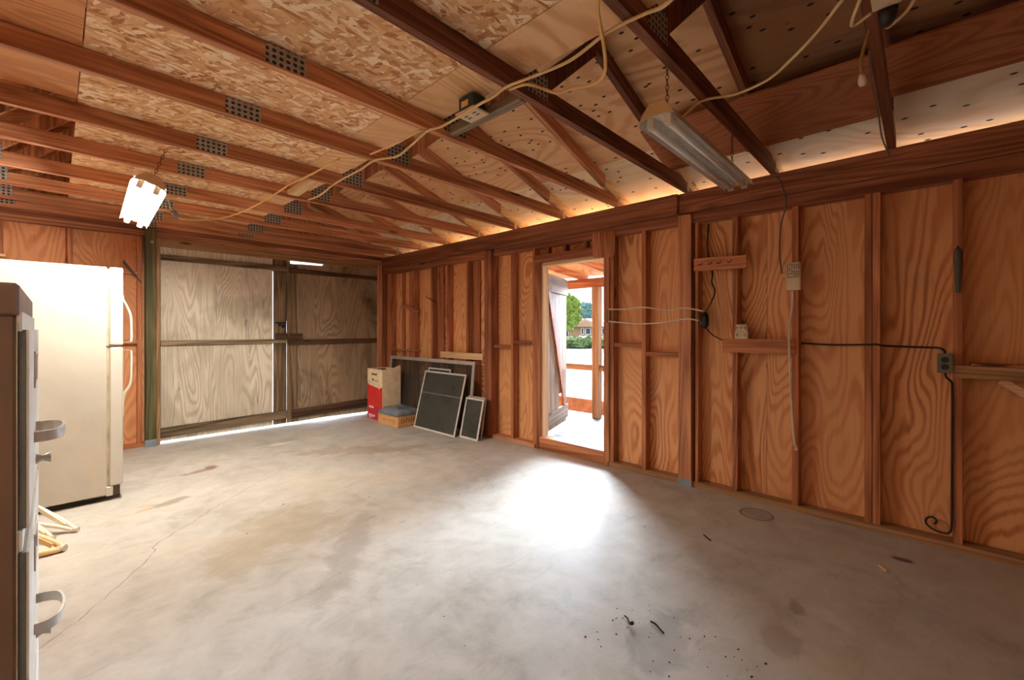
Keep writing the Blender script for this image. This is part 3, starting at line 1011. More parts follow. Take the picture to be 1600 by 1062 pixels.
off.rotation_euler = (0, 0, math.radians(0.5))
chain(off, (-0.50, 0, 0.088), (-0.50, 0, 0.30))
chain(off, (0.40, -0.02, 0.088), (0.40, -0.02, 0.32))

# extension cord to the lit lamp
t = thing('extension_cord', 'yellow extension cord sagging from the trusses to the lit lamp', 'cord', (0.606, 4.0, 2.108))
pts = [(1.26, 2.72, 2.345), (1.218, 3.073, 2.318), (1.192, 3.353, 2.315), (1.191, 3.684, 2.31), (1.178, 3.945, 2.30), (1.107, 4.2, 2.255), (0.989, 4.3, 2.196), (0.854, 4.3, 2.154), (0.74, 4.2, 2.115), (0.663, 4.10, 2.09), (0.635, 4.05, 2.092)]
MB().tube(smooth_path([(x - 0.606, y - 4.0, z - 2.108) for x, y, z in pts], 6), 0.0065, 8).build('cord', 'yellow', t)
MB().tube([(0.032, 0.056, -0.017), (0.018, 0.03, -0.008), (0.0, 0.0, 0.0), (-0.012, -0.04, 0.005)], [0.010, 0.020, 0.021, 0.012], 10).build('plug', 'steel', t)

# cord of the unlit lamp, socket and pull cord near the top right
Mo = (Matrix.Translation(off.location) @ off.rotation_euler.to_matrix().to_4x4()).inverted()
MB().tube([Mo @ p for p in smooth_path([(1.83, 0.80, 2.21), (1.88, 0.78, 2.19), (2.02, 0.86, 2.21), (2.085, 0.84, 2.27), (2.102, 0.752, 2.325), (2.115, 0.607, 2.31), (2.088, 0.474, 2.31), (1.993, 0.363, 2.315), (1.883, 0.265, 2.32), (1.758, 0.170, 2.33), (1.77, 0.135, 2.331), (1.85, 0.168, 2.29), (1.885, 0.166, 2.29), (1.87, 0.12, 2.30)], 6)], 0.006, 8).build('lamp_cord', 'cord', off)
t = thing('ceiling_outlet', 'cream ceiling outlet with a black plug on the nearest truss', 'outlet', (1.84, 0.08, 2.295))
solid_box(0.11, 0.075, 0.05, 0.004).mv(-0.03, 0.0, 0).build('box', 'beige', t)
MB().tube([(0.03, -0.002, 0.0), (0.05, 0.0, -0.02), (0.075, 0.004, -0.025)], [0.026, 0.024, 0.016], 12).build('plug', 'black', t)
b = MB().tube(smooth_path([(0.075, 0.004, -0.025), (0.11, 0.0, -0.02), (0.09, -0.045, 0.0), (0.02, -0.075, 0.01)], 6), 0.0055, 8)
b.build('cord', 'cord', t)
t = thing('pull_cord', 'tan pull cord with a knotted end hanging from the nearest truss', 'cord', (1.955, 0.152, 2.11))
MB().tube(smooth_path([(-0.012, -0.022, 0.175), (-0.004, -0.006, 0.12), (-0.006, 0.002, 0.07), (0.0, 0.0, 0.03)], 6), 0.0055, 8).build('cord', 'tanZ', t)
b = MB()
b.tube([(0.0, 0.0, 0.036), (0.002, -0.001, 0.024), (0.005, -0.002, 0.008), (0.008, -0.003, -0.004)], [0.007, 0.012, 0.014, 0.009], 10)
b.build('knot', 'whitecord', t)
# thin wire along the truss end
o = MB().tube(smooth_path([(2.16, 0.145, 2.32), (2.45, 0.158, 2.33), (2.8, 0.155, 2.332), (3.2, 0.16, 2.33), (3.46, 0.14, 2.30)], 5), 0.004, 6).build('wire', 'greycord')
tag(o, 'thin dark wire along the nearest truss down to the wall plate', 'wire')

# ------------------------------------------------------------------ things on the right wall
F_ = WX                                   # stud face
t = thing('hook_board', 'orange-brown board with four black hooks nailed across wall studs', 'hook board', (F_, 1.115, 1.70))
MB().prism([(-0.022, -0.19, -0.005), (-0.022, 0.19, 0.005), (-0.022, 0.19, 0.108), (-0.022, -0.19, 0.092)], (0.021, 0, 0)).bevel(0.002, 1).build('board', 'studY', t)
for yy in (0.13, 0.06, -0.005, -0.08):
    MB().tube(smooth_path([(-0.022, yy + 0.016, 0.06), (-0.05, yy + 0.010, 0.05), (-0.055, yy, 0.044), (-0.05, yy - 0.01, 0.052), (-0.04, yy - 0.016, 0.064)], 4), 0.003, 6).build('hook', 'black', t)
o = MB().box(F_ - 0.020, F_ - 0.0005, 0.622, 1.092, 1.075, 1.178).bevel(0.002, 1).build('shelf_board', 'studY')
tag(o, 'dull brown horizontal board carrying the small white outlet tap', 'board')
t = thing('outlet_tap', 'small cream six-outlet tap standing on the dull brown board', 'outlet', (F_ - 0.012, 0.958, 1.1785))
solid_box(0.036, 0.088, 0.058, 0.008, 3).mv(-0.006, 0, 0).build('lower_body', 'beige', t)
solid_box(0.030, 0.078, 0.052, 0.010, 3).mv(-0.006, 0, 0.055).build('upper_body', 'beige', t)
b = MB()
for zz_ in (0.02, 0.072):
    for yy in (-0.026, 0.0, 0.026):
        if zz_ < 0.05 and yy == 0:
            continue
        for q in (-0.005, 0.005):
            b.box(-0.0255, -0.0235, yy + q - 0.0022, yy + q + 0.0022, zz_ + 0.004, zz_ + 0.017)
        b.box(-0.0255, -0.0235, yy - 0.003, yy + 0.003, zz_ - 0.006, zz_)
b.build('slots', 'black', t)
t = thing('power_center', 'tan power strip box with perforated top fixed on a wall stud', 'power strip', (F_, 0.632, 1.515))
solid_box(0.04, 0.084, 0.188, 0.005, 2).mv(-0.021, 0, 0).build('housing', 'beige', t)
b = MB()
for i in range(8):
    for j in range(6):
        if random.random() < 0.85:
            y_, z_ = -0.031 + j * 0.0125, 0.088 + i * 0.012
            b.box(-0.0425, -0.0405, y_ - 0.0035, y_ + 0.0035, z_ - 0.003, z_ + 0.003)
b.build('vents', 'blackink', t)
MB().tube([(-0.02, 0.042, 0.105), (-0.024, 0.058, 0.108), (-0.026, 0.066, 0.118)], [0.016, 0.018, 0.008], 10).build('plug', 'yellow', t)
o = MB().tube(smooth_path([(3.462, 0.637, 1.513), (3.462, 0.64, 1.398), (3.45, 0.655, 1.267), (3.448, 0.655, 1.15), (3.46, 0.655, 1.048), (3.47, 0.644, 0.7), (3.47, 0.629, 0.484), (3.47, 0.618, 0.452), (3.468, 0.616, 0.44), (3.468, 0.616, 0.425)], 6), [0.0062] * 48 + [0.0075, 0.010, 0.011, 0.011, 0.011, 0.010, 0.008], 8).build('white_cable', 'whitecord')
tag(o, 'white cord hanging from the tan power strip down the stud', 'cord')
o = MB().tube(smooth_path([(3.435, 0.76, 2.30), (3.43, 0.723, 2.295), (3.43, 0.693, 2.233), (3.43, 0.67, 2.105), (3.44, 0.70, 1.971), (3.445, 0.712, 1.818), (3.45, 0.706, 1.70), (3.463, 0.70, 1.634)], 6), 0.005, 8).build('grey_cable', 'greycord')
tag(o, 'dark grey cord dropping from the truss end to the yellow plug', 'cord')
# black cord hub and its cables
t = thing('cord_hub', 'black multi-plug cube among the cables right of the thick post', 'plug', (F_ - 0.005, 1.225, 1.26))
MB().tube([(0.01, 0, 0.0), (0.0, 0, 0.02), (0, 0, 0.06), (0, 0, 0.10), (0.01, 0, 0.118)], [0.016, 0.027, 0.030, 0.027, 0.015], 10).build('body', 'black', t)
MB().tube([(-0.012, 0.028, 0.045), (-0.018, 0.012, 0.045)], [0.010, 0.014], 8).build('plug', 'steel', t)
for (z_a, lab, pts) in [(0, 'upper white wire stretched from the doorway across studs to the black plug', [(3.455, 2.06, 1.431), (3.462, 1.908, 1.426), (3.455, 1.727, 1.437), (3.47, 1.529, 1.408), (3.452, 1.371, 1.419), (3.47, 1.232, 1.389)]),
                        (1, 'lower white wire sagging from the doorway across studs to the black plug', [(3.455, 2.06, 1.321), (3.46, 1.90, 1.306), (3.465, 1.756, 1.295), (3.47, 1.529, 1.308), (3.452, 1.366, 1.331), (3.462, 1.262, 1.318)])]:
    o = MB().tube(smooth_path(pts, 6), 0.0062, 8).build('wire', 'whitecord')
    tag(o, lab, 'wire', 'white wires beside the doorway')
o = MB().tube(smooth_path([(3.55, 1.22, 2.08), (3.545, 1.225, 1.891), (3.53, 1.185, 1.70), (3.50, 1.178, 1.614), (3.49, 1.152, 1.538), (3.485, 1.185, 1.442), (3.485, 1.22, 1.38)], 6), 0.006, 8).build('cable', 'blackcord')
tag(o, 'black cable coming down behind the hook board to the black plug', 'cable')
o = MB().tube(smooth_path([(3.49, 1.22, 1.262), (3.52, 1.18, 1.206), (3.53, 1.13, 1.175), (3.515, 1.094, 1.158), (3.49, 1.08, 1.155)], 6), 0.005, 8).build('cable', 'blackcord')
tag(o, 'short black cable curling from the black plug towards the dull brown board', 'cable')
# metal outlet box, its cable
t = thing('outlet_box', 'grey metal outlet box with two black sockets on the wall stud', 'outlet', (F_, -0.098, 1.002))
solid_box(0.05, 0.062, 0.108, 0.004, 2).mv(-0.0255, 0, 0).build('box', 'boxgrey', t)
for zz_ in (0.034, 0.074):
    MB().tube([(-0.0505, 0, zz_), (-0.0545, 0, zz_)], 0.0165, 14).build('socket', 'black', t)
o = MB().tube(smooth_path([(3.53, 0.60, 1.152), (3.53, 0.42, 1.146), (3.487, 0.245, 1.152), (3.485, 0.20, 1.155), (3.50, 0.168, 1.147), (3.54, 0.05, 1.142), (3.53, -0.02, 1.141), (3.48, -0.077, 1.140), (3.468, -0.097, 1.125), (3.466, -0.098, 1.112)], 6), 0.006, 8).build('cable', 'blackcord')
tag(o, 'black cable running across two studs to the grey outlet box', 'cable')
o = MB().tube(smooth_path([(3.466, -0.10, 1.001), (3.467, -0.105, 0.975), (3.475, -0.125, 0.95), (3.48, -0.128, 0.90), (3.482, -0.128, 0.70), (3.482, -0.128, 0.579), (3.482, -0.127, 0.35), (3.482, -0.126, 0.15), (3.482, -0.115, 0.095), (3.50, -0.080, 0.082), (3.53, -0.045, 0.083), (3.55, -0.022, 0.10), (3.55, -0.025, 0.13), (3.545, -0.05, 0.145), (3.54, -0.066, 0.128), (3.54, -0.058, 0.108)], 6), 0.0055, 8).build('cable', 'blackcord')
tag(o, 'black cable falling from the grey outlet box into a coil near the floor', 'cable')
# shelf at the right edge
t = thing('wall_shelf', 'short pale wooden shelf with a slanted brace at the right edge', 'shelf', (F_, -0.40, 0.97))
MB().box(-0.02, -0.0005, -0.45, 0.266, 0.006, 0.074).bevel(0.002, 1).build('cleat', 'tanY', t)
MB().box(-0.02, 0.085, -0.45, 0.20, 0.076, 0.088).build('shelf_top', 'studY', t)
MB().bar((-0.008, 0.09, 0.003), (-0.012, -0.12, -0.16), 0.016, 0.035, (0, 0, 1)).build('brace', 'paleY', t)
# grey tapered tools
def taper_tool(label, loc, rot):
    t = thing('grey_stake', label, 'metal stake', loc, 'grey tapered stakes on the walls', rot)
    b = MB()
    prof = [(0.0, 0.009), (0.05, 0.011), (0.15, 0.016), (0.21, 0.019), (0.235, 0.018), (0.25, 0.010)]
    b.tube([(0, 0, z) for z, r in prof], [r for z, r in prof], 12)
    b.xf(Matrix.Diagonal((0.6, 1.0, 1.0, 1)))
    b.build('blade', 'tool', t)
    MB().tube([(0.004, 0, 0.245), (0.012, 0, 0.262)], 0.004, 6).build('nail', 'rust', t)
    return t


taper_tool('grey tapered stake hung upright on a stud above the grey outlet box', (F_ - 0.0135, -0.150, 1.452), (0, 0, 0))
ts = taper_tool('grey tapered stake hung slanting beside the green post', (0.632, BY - 0.016, 1.745), (0, math.radians(-34), math.radians(0)))
# thin board over the top right corner of the doorway
o = MB().prism([(F_ - 0.022, 2.238, 1.935), (F_ - 0.022, 2.225, 1.918), (F_ - 0.022, 2.025, 1.905), (F_ - 0.022, 2.010, 1.925), (F_ - 0.022, 2.005, 2.135), (F_ - 0.022, 2.243, 2.155)], (0.014, 0, 0)).build('plywood_scrap', 'studZ')
tag(o, 'rounded orange plywood scrap nailed over the doorway corner', 'plywood scrap')
o = MB().box(F_ - 0.020, F_ - 0.0125, 2.062, 2.122, 1.315, 1.43).bevel(0.002, 1).build('strike_plate', 'tanZ')
tag(o, 'small tan plate on the doorway edge where the white wires start', 'plate')
# pieces of wood on the left part of the wall
o = MB().box(F_ - 0.020, F_ - 0.0005, 3.76, 4.57, 0.885, 0.962).bevel(0.002, 1).build('wood_strip', 'paleY')
tag(o, 'clean pale board nailed to studs above the large window screen', 'board')
o = MB().box(F_ - 0.020, F_ - 0.0005, 5.03, 5.89, 0.945, 0.968).bevel(0.002, 1).build('wood_strip', 'tanY')
tag(o, 'thin orange wood strip nailed to studs near the corner', 'board')
o = MB().bar((F_ - 0.008, 5.49, 1.62), (F_ - 0.008, 5.08, 1.475), 0.014, 0.055).build('wood_scrap', 'redY')
tag(o, 'dark slanting scrap of wood high on the corner studs', 'wood scrap')
o = MB().tube([(F_ - 0.006, 4.92, 1.70), (F_ - 0.008, 4.80, 1.655), (F_ - 0.006, 4.68, 1.602)], [0.004, 0.009, 0.009], 8).build('metal_spike', 'rust')
tag(o, 'thin dark slanting spike stuck on studs right of the wood scrap', 'spike')
# shelf end at the far left over the refrigerator
o = MB().box(-1.2, -0.29, 5.72, BY - 0.001, 1.875, 1.895).build('wall_shelf', 'paleX')
tag(o, 'pale shelf board end on the back wall above the refrigerator', 'shelf')

# ------------------------------------------------------------------ refrigerator
t = thing('refrigerator', 'old cream top-freezer refrigerator standing side-on by the left wall', 'refrigerator', (0.0, 4.665, 0.0))
MB().box(-0.43, 0.262, -0.375, 0.375, 0.045, 1.70).bevel(0.008, 2).build('body', 'fside', t)
MB().box(0.2625, 0.2745, -0.368, 0.368, 0.11, 1.685).build('gasket', 'gasket', t)


def fdoor(z0, z1):
    d = MB().box(0.275, 0.350, -0.376, 0.376, z0, z1).bevel(0.012, 3).build('door', 'enamel_door', t)
    return d


f1 = fdoor(1.130, 1.702)
f2 = fdoor(0.105, 1.118)
# handles with flared ends near the front edge
def fhandle(parent, pts, name='handle'):
    b = MB()
    P = smooth_path(pts, 6)
    for i in range(len(P) - 1):
        pass
    # flat strap: two parallel profiles
    prev = None
    for p in P:
        ring = [b.bm.verts.new(p + Vector(q)) for q in ((-0.006, -0.016, 0), (0.006, -0.016, 0), (0.006, 0.016, 0), (-0.006, 0.016, 0))]
        if prev:
            for k in range(4):
                b.bm.faces.new([prev[k], prev[(k + 1) % 4], ring[(k + 1) % 4], ring[k]])
        else:
            b.bm.faces.new(ring[::-1])
        prev = ring
    b.bm.faces.new(prev)
    bmesh.ops.recalc_face_normals(b.bm, faces=b.bm.faces)
    return b.build(name, 'enamel', parent)


fhandle(f1, [(0.349, -0.335, 1.50), (0.353, -0.335, 1.47), (0.372, -0.335, 1.425), (0.393, -0.335, 1.36), (0.398, -0.335, 1.28), (0.398, -0.335, 1.175), (0.390, -0.335, 1.158), (0.349, -0.335, 1.152)])
fhandle(f2, [(0.349, -0.335, 1.095), (0.390, -0.335, 1.090), (0.398, -0.335, 1.075), (0.398, -0.335, 0.98), (0.396, -0.335, 0.88), (0.384, -0.335, 0.82), (0.360, -0.335, 0.775), (0.352, -0.335, 0.72), (0.349, -0.335, 0.60)])
MB().box(0.15, 0.335, -0.34, 0.34, 0.03, 0.10).build('kick_grille', 'grille', t)
MB().box(-0.40, 0.20, -0.33, 0.33, 0.0, 0.05).build('base', 'darkgap', t)
for yy in (-0.352, 0.352):
    MB().box(0.255, 0.295, yy - 0.022, yy + 0.022, 0.035, 0.104).bevel(0.004, 1).build('hinge', 'enamel', t)
MB().box(0.25, 0.30, -0.374, -0.345, 1.1195, 1.1285).build('hinge', 'grille', t)

# ------------------------------------------------------------------ filing cabinet
t = thing('filing_cabinet', 'brown steel filing cabinet with cream drawer fronts at the left edge', 'filing cabinet', (-0.33, 1.035, 0.0))
hw = 0.235
MB().box(-0.33, 0.298, -hw, hw, 0.0, 1.262).bevel(0.003, 1).build('body', 'cabbody', t)
MB().box(-0.335, 0.3005, -hw - 0.002, hw + 0.002, 1.262, 1.302).bevel(0.003, 1).build('top', 'cabbody', t)
b = MB()
for yy in (-hw + 0.004, hw - 0.004):
    b.box(0.2982, 0.2990, yy - 0.004, yy + 0.004, 0.02, 1.255)
for zz_ in (0.06, 0.375, 0.685, 0.985, 1.255):
    b.box(0.2982, 0.3030, -hw + 0.002, hw - 0.002, zz_ - 0.012, zz_ + 0.012)
b.build('face_frame', 'cabfront', t)
for k, (z0, z1) in enumerate([(0.10, 0.340), (0.410, 0.650), (0.720, 0.950), (1.020, 1.225)]):
    d = MB().box(0.2992, 0.3060, -hw + 0.004, hw - 0.004, z0 - 0.02, z1 + 0.02).build('drawer', 'cabgrey', t)
    MB().box(0.3061, 0.3085, -hw + 0.0045, hw - 0.0045, z0 - 0.02, z1 + 0.02).build('drawer_front', 'cabfront', d)
    zm = z0 + 0.055
    hpts = [(0.3085, 0.0, 0), (0.3115, 0.004, 0), (0.3125, 0.02, 0)]
    # arched pull, label holder and thumb latch
    zh = z0 + (z1 - z0) * 0.30
    P = smooth_path([(0.3085, -0.055, zh), (0.322, -0.053, zh), (0.336, -0.038, zh + 0.001), (0.341, 0.0, zh + 0.002), (0.336, 0.038, zh + 0.001), (0.322, 0.053, zh), (0.3085, 0.055, zh)], 5)
    b = MB()
    prev = None
    for p in P:
        ring = [b.bm.verts.new(p + Vector(q)) for q in ((-0.0016, 0, -0.008), (0.0016, 0, -0.008), (0.0016, 0, 0.008), (-0.0016, 0, 0.008))]
        if prev:
            for q in range(4):
                b.bm.faces.new([prev[q], prev[(q + 1) % 4], ring[(q + 1) % 4], ring[q]])
        prev = ring
    bmesh.ops.recalc_face_normals(b.bm, faces=b.bm.faces)
    b.build('handle', 'chrome', d)
    zl = z0 + (z1 - z0) * 0.80
    b = MB().box(0.3086, 0.3105, -0.045, 0.045, zl - 0.028, zl - 0.022).box(0.3086, 0.3105, -0.045, 0.045, zl + 0.022, zl + 0.028).box(0.3086, 0.3105, -0.051, -0.045, zl - 0.028, zl + 0.028).box(0.3086, 0.3105, 0.045, 0.051, zl - 0.028, zl + 0.028)
    b.build('label_holder', 'chrome', d)
    MB().tube([(0.3086, 0.045, zh - 0.053), (0.3160, 0.045, zh - 0.053), (0.3260, 0.045, zh - 0.053)], [0.009, 0.0045, 0.009], 10).build('thumb_latch', 'chrome', d)

# ------------------------------------------------------------------ cream frames on the floor by the refrigerator
def vframe(label, tip, back0, back1, mat, rr=0.011):
    t = thing('chair_leg_frame', label, 'metal frame', (tip[0], tip[1], 0), 'cream metal frames on the floor')
    rel = lambda p: (p[0] - tip[0], p[1] - tip[1], p[2])
    b0, b1 = Vector(rel(back0)), Vector(rel(back1))
    tp = Vector((0, 0, tip[2]))
    pts = smooth_path([b0, b0.lerp(tp, 0.7) + Vector((0, 0, 0.012)), tp + Vector((-0.01, 0.008, 0)), b1.lerp(tp, 0.7), b1], 6)
    fb = MB()
    fb.tube(pts, rr, 8)
    fb.build('tube', mat, t)
    fl_ = [b0.lerp(tp, 0.12), b0.lerp(tp, 0.55) + Vector((0, 0, 0.004)), b0.lerp(tp, 0.86)]
    MB().bar(fl_[0] + Vector((0.02, -0.03, 0.0)), fl_[2] + Vector((-0.01, -0.012, 0.0)), 0.008, 0.024).build('side_bar', mat, t)
    MB().bar(b0.lerp(tp, 0.35), b1.lerp(tp, 0.30), 0.03, 0.006).build('cross_bar', mat, t)
    MB().tube([tp + Vector((-0.02, 0.016, 0)), tp + Vector((0.006, -0.005, 0))], rr + 0.004, 8).build('foot', 'whitecord', t)
    return t


vframe('cream bent tube frame on the floor nearest the refrigerator, longest of the pile', (0.095, 3.78, 0.016), (-0.20, 4.10, 0.24), (-0.22, 3.95, 0.13), 'plastercream')
vframe('cream bent tube frame lying in the middle of the floor pile', (-0.005, 3.70, 0.024), (-0.22, 3.92, 0.22), (-0.24, 3.80, 0.12), 'plastercream')
vframe('rust stained cream flat frame at the front of the floor pile', (0.036, 3.50, 0.020), (-0.22, 3.74, 0.17), (-0.26, 3.50, 0.02), 'rustcream', 0.015)

# ------------------------------------------------------------------ boxes in the corner
t = thing('cardboard_box', 'tall red and tan cardboard box open at the top by the corner', 'box', (3.055, 5.31, 0))
H_ = 0.70
b = MB()
X1, Y1, th = 0.285, 0.40, 0.006
b.box(0, X1, 0, th, 0, H_).box(0, X1, Y1 - th, Y1, 0, H_).box(0, th, th, Y1 - th, 0, H_).box(X1 - th, X1, th, Y1 - th, 0, H_).box(th, X1 - th, th, Y1 - th, 0.3, 0.31)
b.build('carton', 'card', t)
MB().prism([(0.02, 0.0, H_ - 0.01), (X1, 0.0, H_ - 0.01), (X1, 0.004, H_ + 0.05), (0.20, 0.004, H_ + 0.025), (0.17, 0.004, H_ - 0.004)], (0, 0.004, 0)).build('flap', 'card', t)
MB().prism([(X1 * 0.9, Y1 - 0.01, H_ - 0.02), (0.05, Y1 - 0.01, H_ - 0.02), (0.05, Y1 - 0.08, H_ - 0.03), (X1 * 0.9, Y1 - 0.08, H_ - 0.03)], (0, 0, 0.004)).build('flap', 'inside', t)
MB().prism([(-0.001, 0.001, 0.0), (-0.001, Y1 - 0.001, 0.0), (-0.001, Y1 - 0.001, 0.50), (-0.001, Y1 - 0.03, 0.475), (-0.001, 0.10, 0.44), (-0.001, 0.08, 0.42), (-0.001, 0.05, 0.45), (-0.001, 0.001, 0.46)], (0.0012, 0, 0)).build('red_print', 'redink', t)
MB().box(-0.0016, 0.0, 0.002, Y1 - 0.002, 0.0, 0.19).build('lower_print', 'pinkink', t)
b = MB()
x = Y1 - 0.05
for wd in (0.02, 0.012, 0.018, 0.012, 0.016, 0.014):
    b.box(-0.0024, -0.0012, x - wd, x, 0.155, 0.155 + 0.022 + 0.008 * (wd > 0.015))
    x -= wd + 0.006
x = Y1 - 0.04
for wd in (0.03, 0.02, 0.028, 0.018, 0.03):
    b.box(-0.0024, -0.0012, x - wd, x, 0.035, 0.065)
    x -= wd + 0.01
x = Y1 - 0.04
for wd in (0.02, 0.04, 0.016):
    b.box(-0.0024, -0.0012, x - wd, x, 0.015, 0.027)
    x -= wd + 0.01
b.build('lettering', 'whiteink', t)
b = MB()
x = Y1 - 0.12
for (wd, hh) in ((0.02, 0.03), (0.016, 0.022), (0.02, 0.028), (0.014, 0.02), (0.02, 0.022), (0.016, 0.03)):
    b.box(-0.0016, -0.0002, x - wd, x, 0.615, 0.615 + hh)
    x -= wd + 0.006
b.prism([(-0.0016, 0.26, 0.535), (-0.0016, 0.225, 0.54), (-0.0016, 0.23, 0.565), (-0.0016, 0.262, 0.57)], (0.0014, 0, 0))
b.box(-0.0016, -0.0002, 0.10, 0.20, 0.535, 0.541)
b.build('lettering', 'blackink', t)

t = thing('cardboard_box', 'low brown cardboard box under the grey plastic bag', 'box', (2.98, 4.80, 0))
tx, ty, tz = 0.345, 0.49, 0.145
MB().box(0, tx, 0, ty, 0, tz).bevel(0.004, 1).build('carton', 'card2', t)
MB().box(tx * 0.05, tx * 0.98, -0.0012, 0.0, 0.012, 0.014).build('tape_line', 'brownink', t)
b = MB()
for k in range(7):
    x = 0.05 + k * 0.036
    hh = (0.06, 0.045, 0.06, 0.05, 0.06, 0.045, 0.058)[k]
    b.box(x, x + 0.010, -0.0014, 0.0, 0.055, 0.055 + hh)
    b.box(x + 0.013, x + 0.026, -0.0014, 0.0, 0.055 + 0.018 * (k % 3), 0.067 + 0.018 * (k % 3))
b.build('lettering', 'brownink', t)
b = MB()
for k in range(9):
    y = 0.06 + k * 0.036
    b.box(-0.0014, 0.0, y, y + 0.022, 0.075, 0.083)
    b.box(-0.0014, 0.0, y, y + 0.015, 0.055, 0.060)
b.build('lettering', 'brownink', t)

b = MB()
import mathutils.noise as mn
nx, ny = 26, 30
grid = {}
for i in range(nx + 1):
    for j in range(ny + 1):
        u, v = i / nx * 2 - 1, j / ny * 2 - 1
        r = max(abs(u), abs(v))
        edge = (1 - abs(u) ** 6) * (1 - abs(v) ** 6)
        h = 0.075 * max(edge, 0) ** 0.5 + 0.018 * mn.noise(Vector((u * 2.6, v * 2.2, 1))) * edge + 0.008 * mn.noise(Vector((u * 9, v * 7, 4))) * edge
        grid[i, j] = b.bm.verts.new((u * 0.19 + 0.012 * mn.noise(Vector((v * 4, 2, 0))) * abs(u), v * 0.235 + 0.012 * mn.noise(Vector((u * 4, 7, 0))) * abs(v), max(h, 0)))
for i in range(nx):
    for j in range(ny):
        f = b.bm.faces.new([grid[i, j], grid[i + 1, j], grid[i + 1, j + 1], grid[i, j + 1]])
        f.smooth = True
bt = b.bm.verts.new((0, 0, -0.001))
o = b.build('plastic_bag', 'bag')
o.location = (3.15, 5.03, 0.1465)
o.modifiers.new('solid', 'SOLIDIFY').thickness = 0.002
me = o.data
tag(o, 'folded grey-blue plastic bag lying on the low brown box', 'plastic bag')
bm_ = bmesh.new()
bm_.from_mesh(me)
bmesh.ops.delete(bm_, geom=[v for v in bm_.verts if not v.link_faces], context='VERTS')
bm_.to_mesh(me)
bm_.free()

# ------------------------------------------------------------------ window screens leaning on the wall
def screen(label, y0, y1, length, xb, xt, fw, mat_f, mat_m, bars=(), th=0.014, name='window_screen'):
    """frame leaning towards +X; base line at x = xb on the floor, top at x = xt"""
    h = math.sqrt(max(length ** 2 - (xt - xb) ** 2, 1e-4))
    ang = math.atan2(xt - xb, h)
    t = thing(name, label, 'window screen', (xb, (y0 + y1) / 2, 0.0), 'window screens leaning on the right wall', (0, ang, 0))
    hw_ = (y1 - y0) / 2
    b = MB().box(0, th, -hw_, hw_, 0, fw).box(0, th, -hw_, hw_, length - fw, length).box(0, th, -hw_, -hw_ + fw, fw, length - fw).box(0, th, hw_ - fw, hw_, fw, length - fw)
    b.bevel(0.0015, 1)
    b.build('frame', mat_f, t)
    MB().box(th * 0.4, th * 0.4 + 0.001, -hw_ + fw, hw_ - fw, fw, length - fw).build('mesh', mat_m, t)
    for bz in bars:
        MB().box(th * 0.3, th * 0.3 + 0.006, -hw_ + fw, hw_ - fw, bz - 0.008, bz + 0.008).build('cross_bar', 'steel', t)
    return t


screen('long grey framed screen at the back of the stack, widest of all', 3.86, 5.74, 0.868, 3.355, 3.440, 0.045, 'alu', 'screen2')
screen('small screen top peeking up behind the big dark screen', 4.26, 4.72, 0.76, 3.275, 3.392, 0.018, 'alu2', 'screen')
screen('big dark mesh screen with a cross bar, in front of the stack', 3.92, 4.745, 0.735, 3.172, 3.355, 0.020, 'alu2', 'screen', bars=(0.455,))
screen('small dark screen right of the big one, front of the pair', 3.590, 3.90, 0.466, 3.232, 3.336, 0.022, 'alu2', 'screen')
screen('small screen behind its twin at the right end of the stack', 3.600, 3.905, 0.475, 3.296, 3.378, 0.020, 'alu', 'screen')

# ------------------------------------------------------------------ bits on the floor
def twig(label, pts, r, mat='bark', cat='twig', name='twig'):
    o = MB().tube(smooth_path(pts, 4), r, 6).build(name, mat)
    tag(o, label, cat)


twig('thin curved dark twig lying on the bright floor', [(1.742, 0.835, 0.006), (1.735, 0.81, 0.009), (1.722, 0.785, 0.006), (1.712, 0.765, 0.005)], [0.004] * 13)
twig('bent dark leaf stem on the floor left of the twig', [(1.700, 0.935, 0.005), (1.690, 0.915, 0.007), (1.672, 0.90, 0.007), (1.664, 0.885, 0.012), (1.672, 0.878, 0.016)], [0.003, 0.003, 0.003, 0.003, 0.004, 0.004, 0.004, 0.004, 0.005, 0.005, 0.006, 0.006, 0.007, 0.008, 0.008, 0.007, 0.005])
twig('short dark stick on the shaded floor near the wall', [(2.70, 0.955, 0.005), (2.67, 0.925, 0.006), (2.655, 0.90, 0.004)], 0.004)
twig('pale wood splinter on the shaded floor below the black coil', [(2.985, 0.160, 0.004), (2.95, 0.135, 0.005), (2.935, 0.128, 0.003)], 0.005, 'paleX', 'splinter', 'wood_splinter')
b = MB()
for k in range(60):
    x, y = random.uniform(1.45, 1.85), random.uniform(0.35, 1.0)
    if k > 45:
        x, y = random.uniform(0.6, 2.6), random.uniform(0.9, 3.4)
    if k > 60:
        x, y = random.uniform(2.4, 3.4), random.uniform(-0.2, 1.0)
    s_ = random.uniform(0.0015, 0.004)
    a = random.uniform(0, 6)
    b.bar((x, y, s_ * 0.5), (x + math.cos(a) * s_ * 2, y + math.sin(a) * s_ * 2, s_ * 0.5), s_, s_)
o = b.build('floor_litter', 'bark', None, kind='stuff')
tag(o, 'scattered tiny dark crumbs of debris on the concrete floor', 'litter', None, 'stuff')

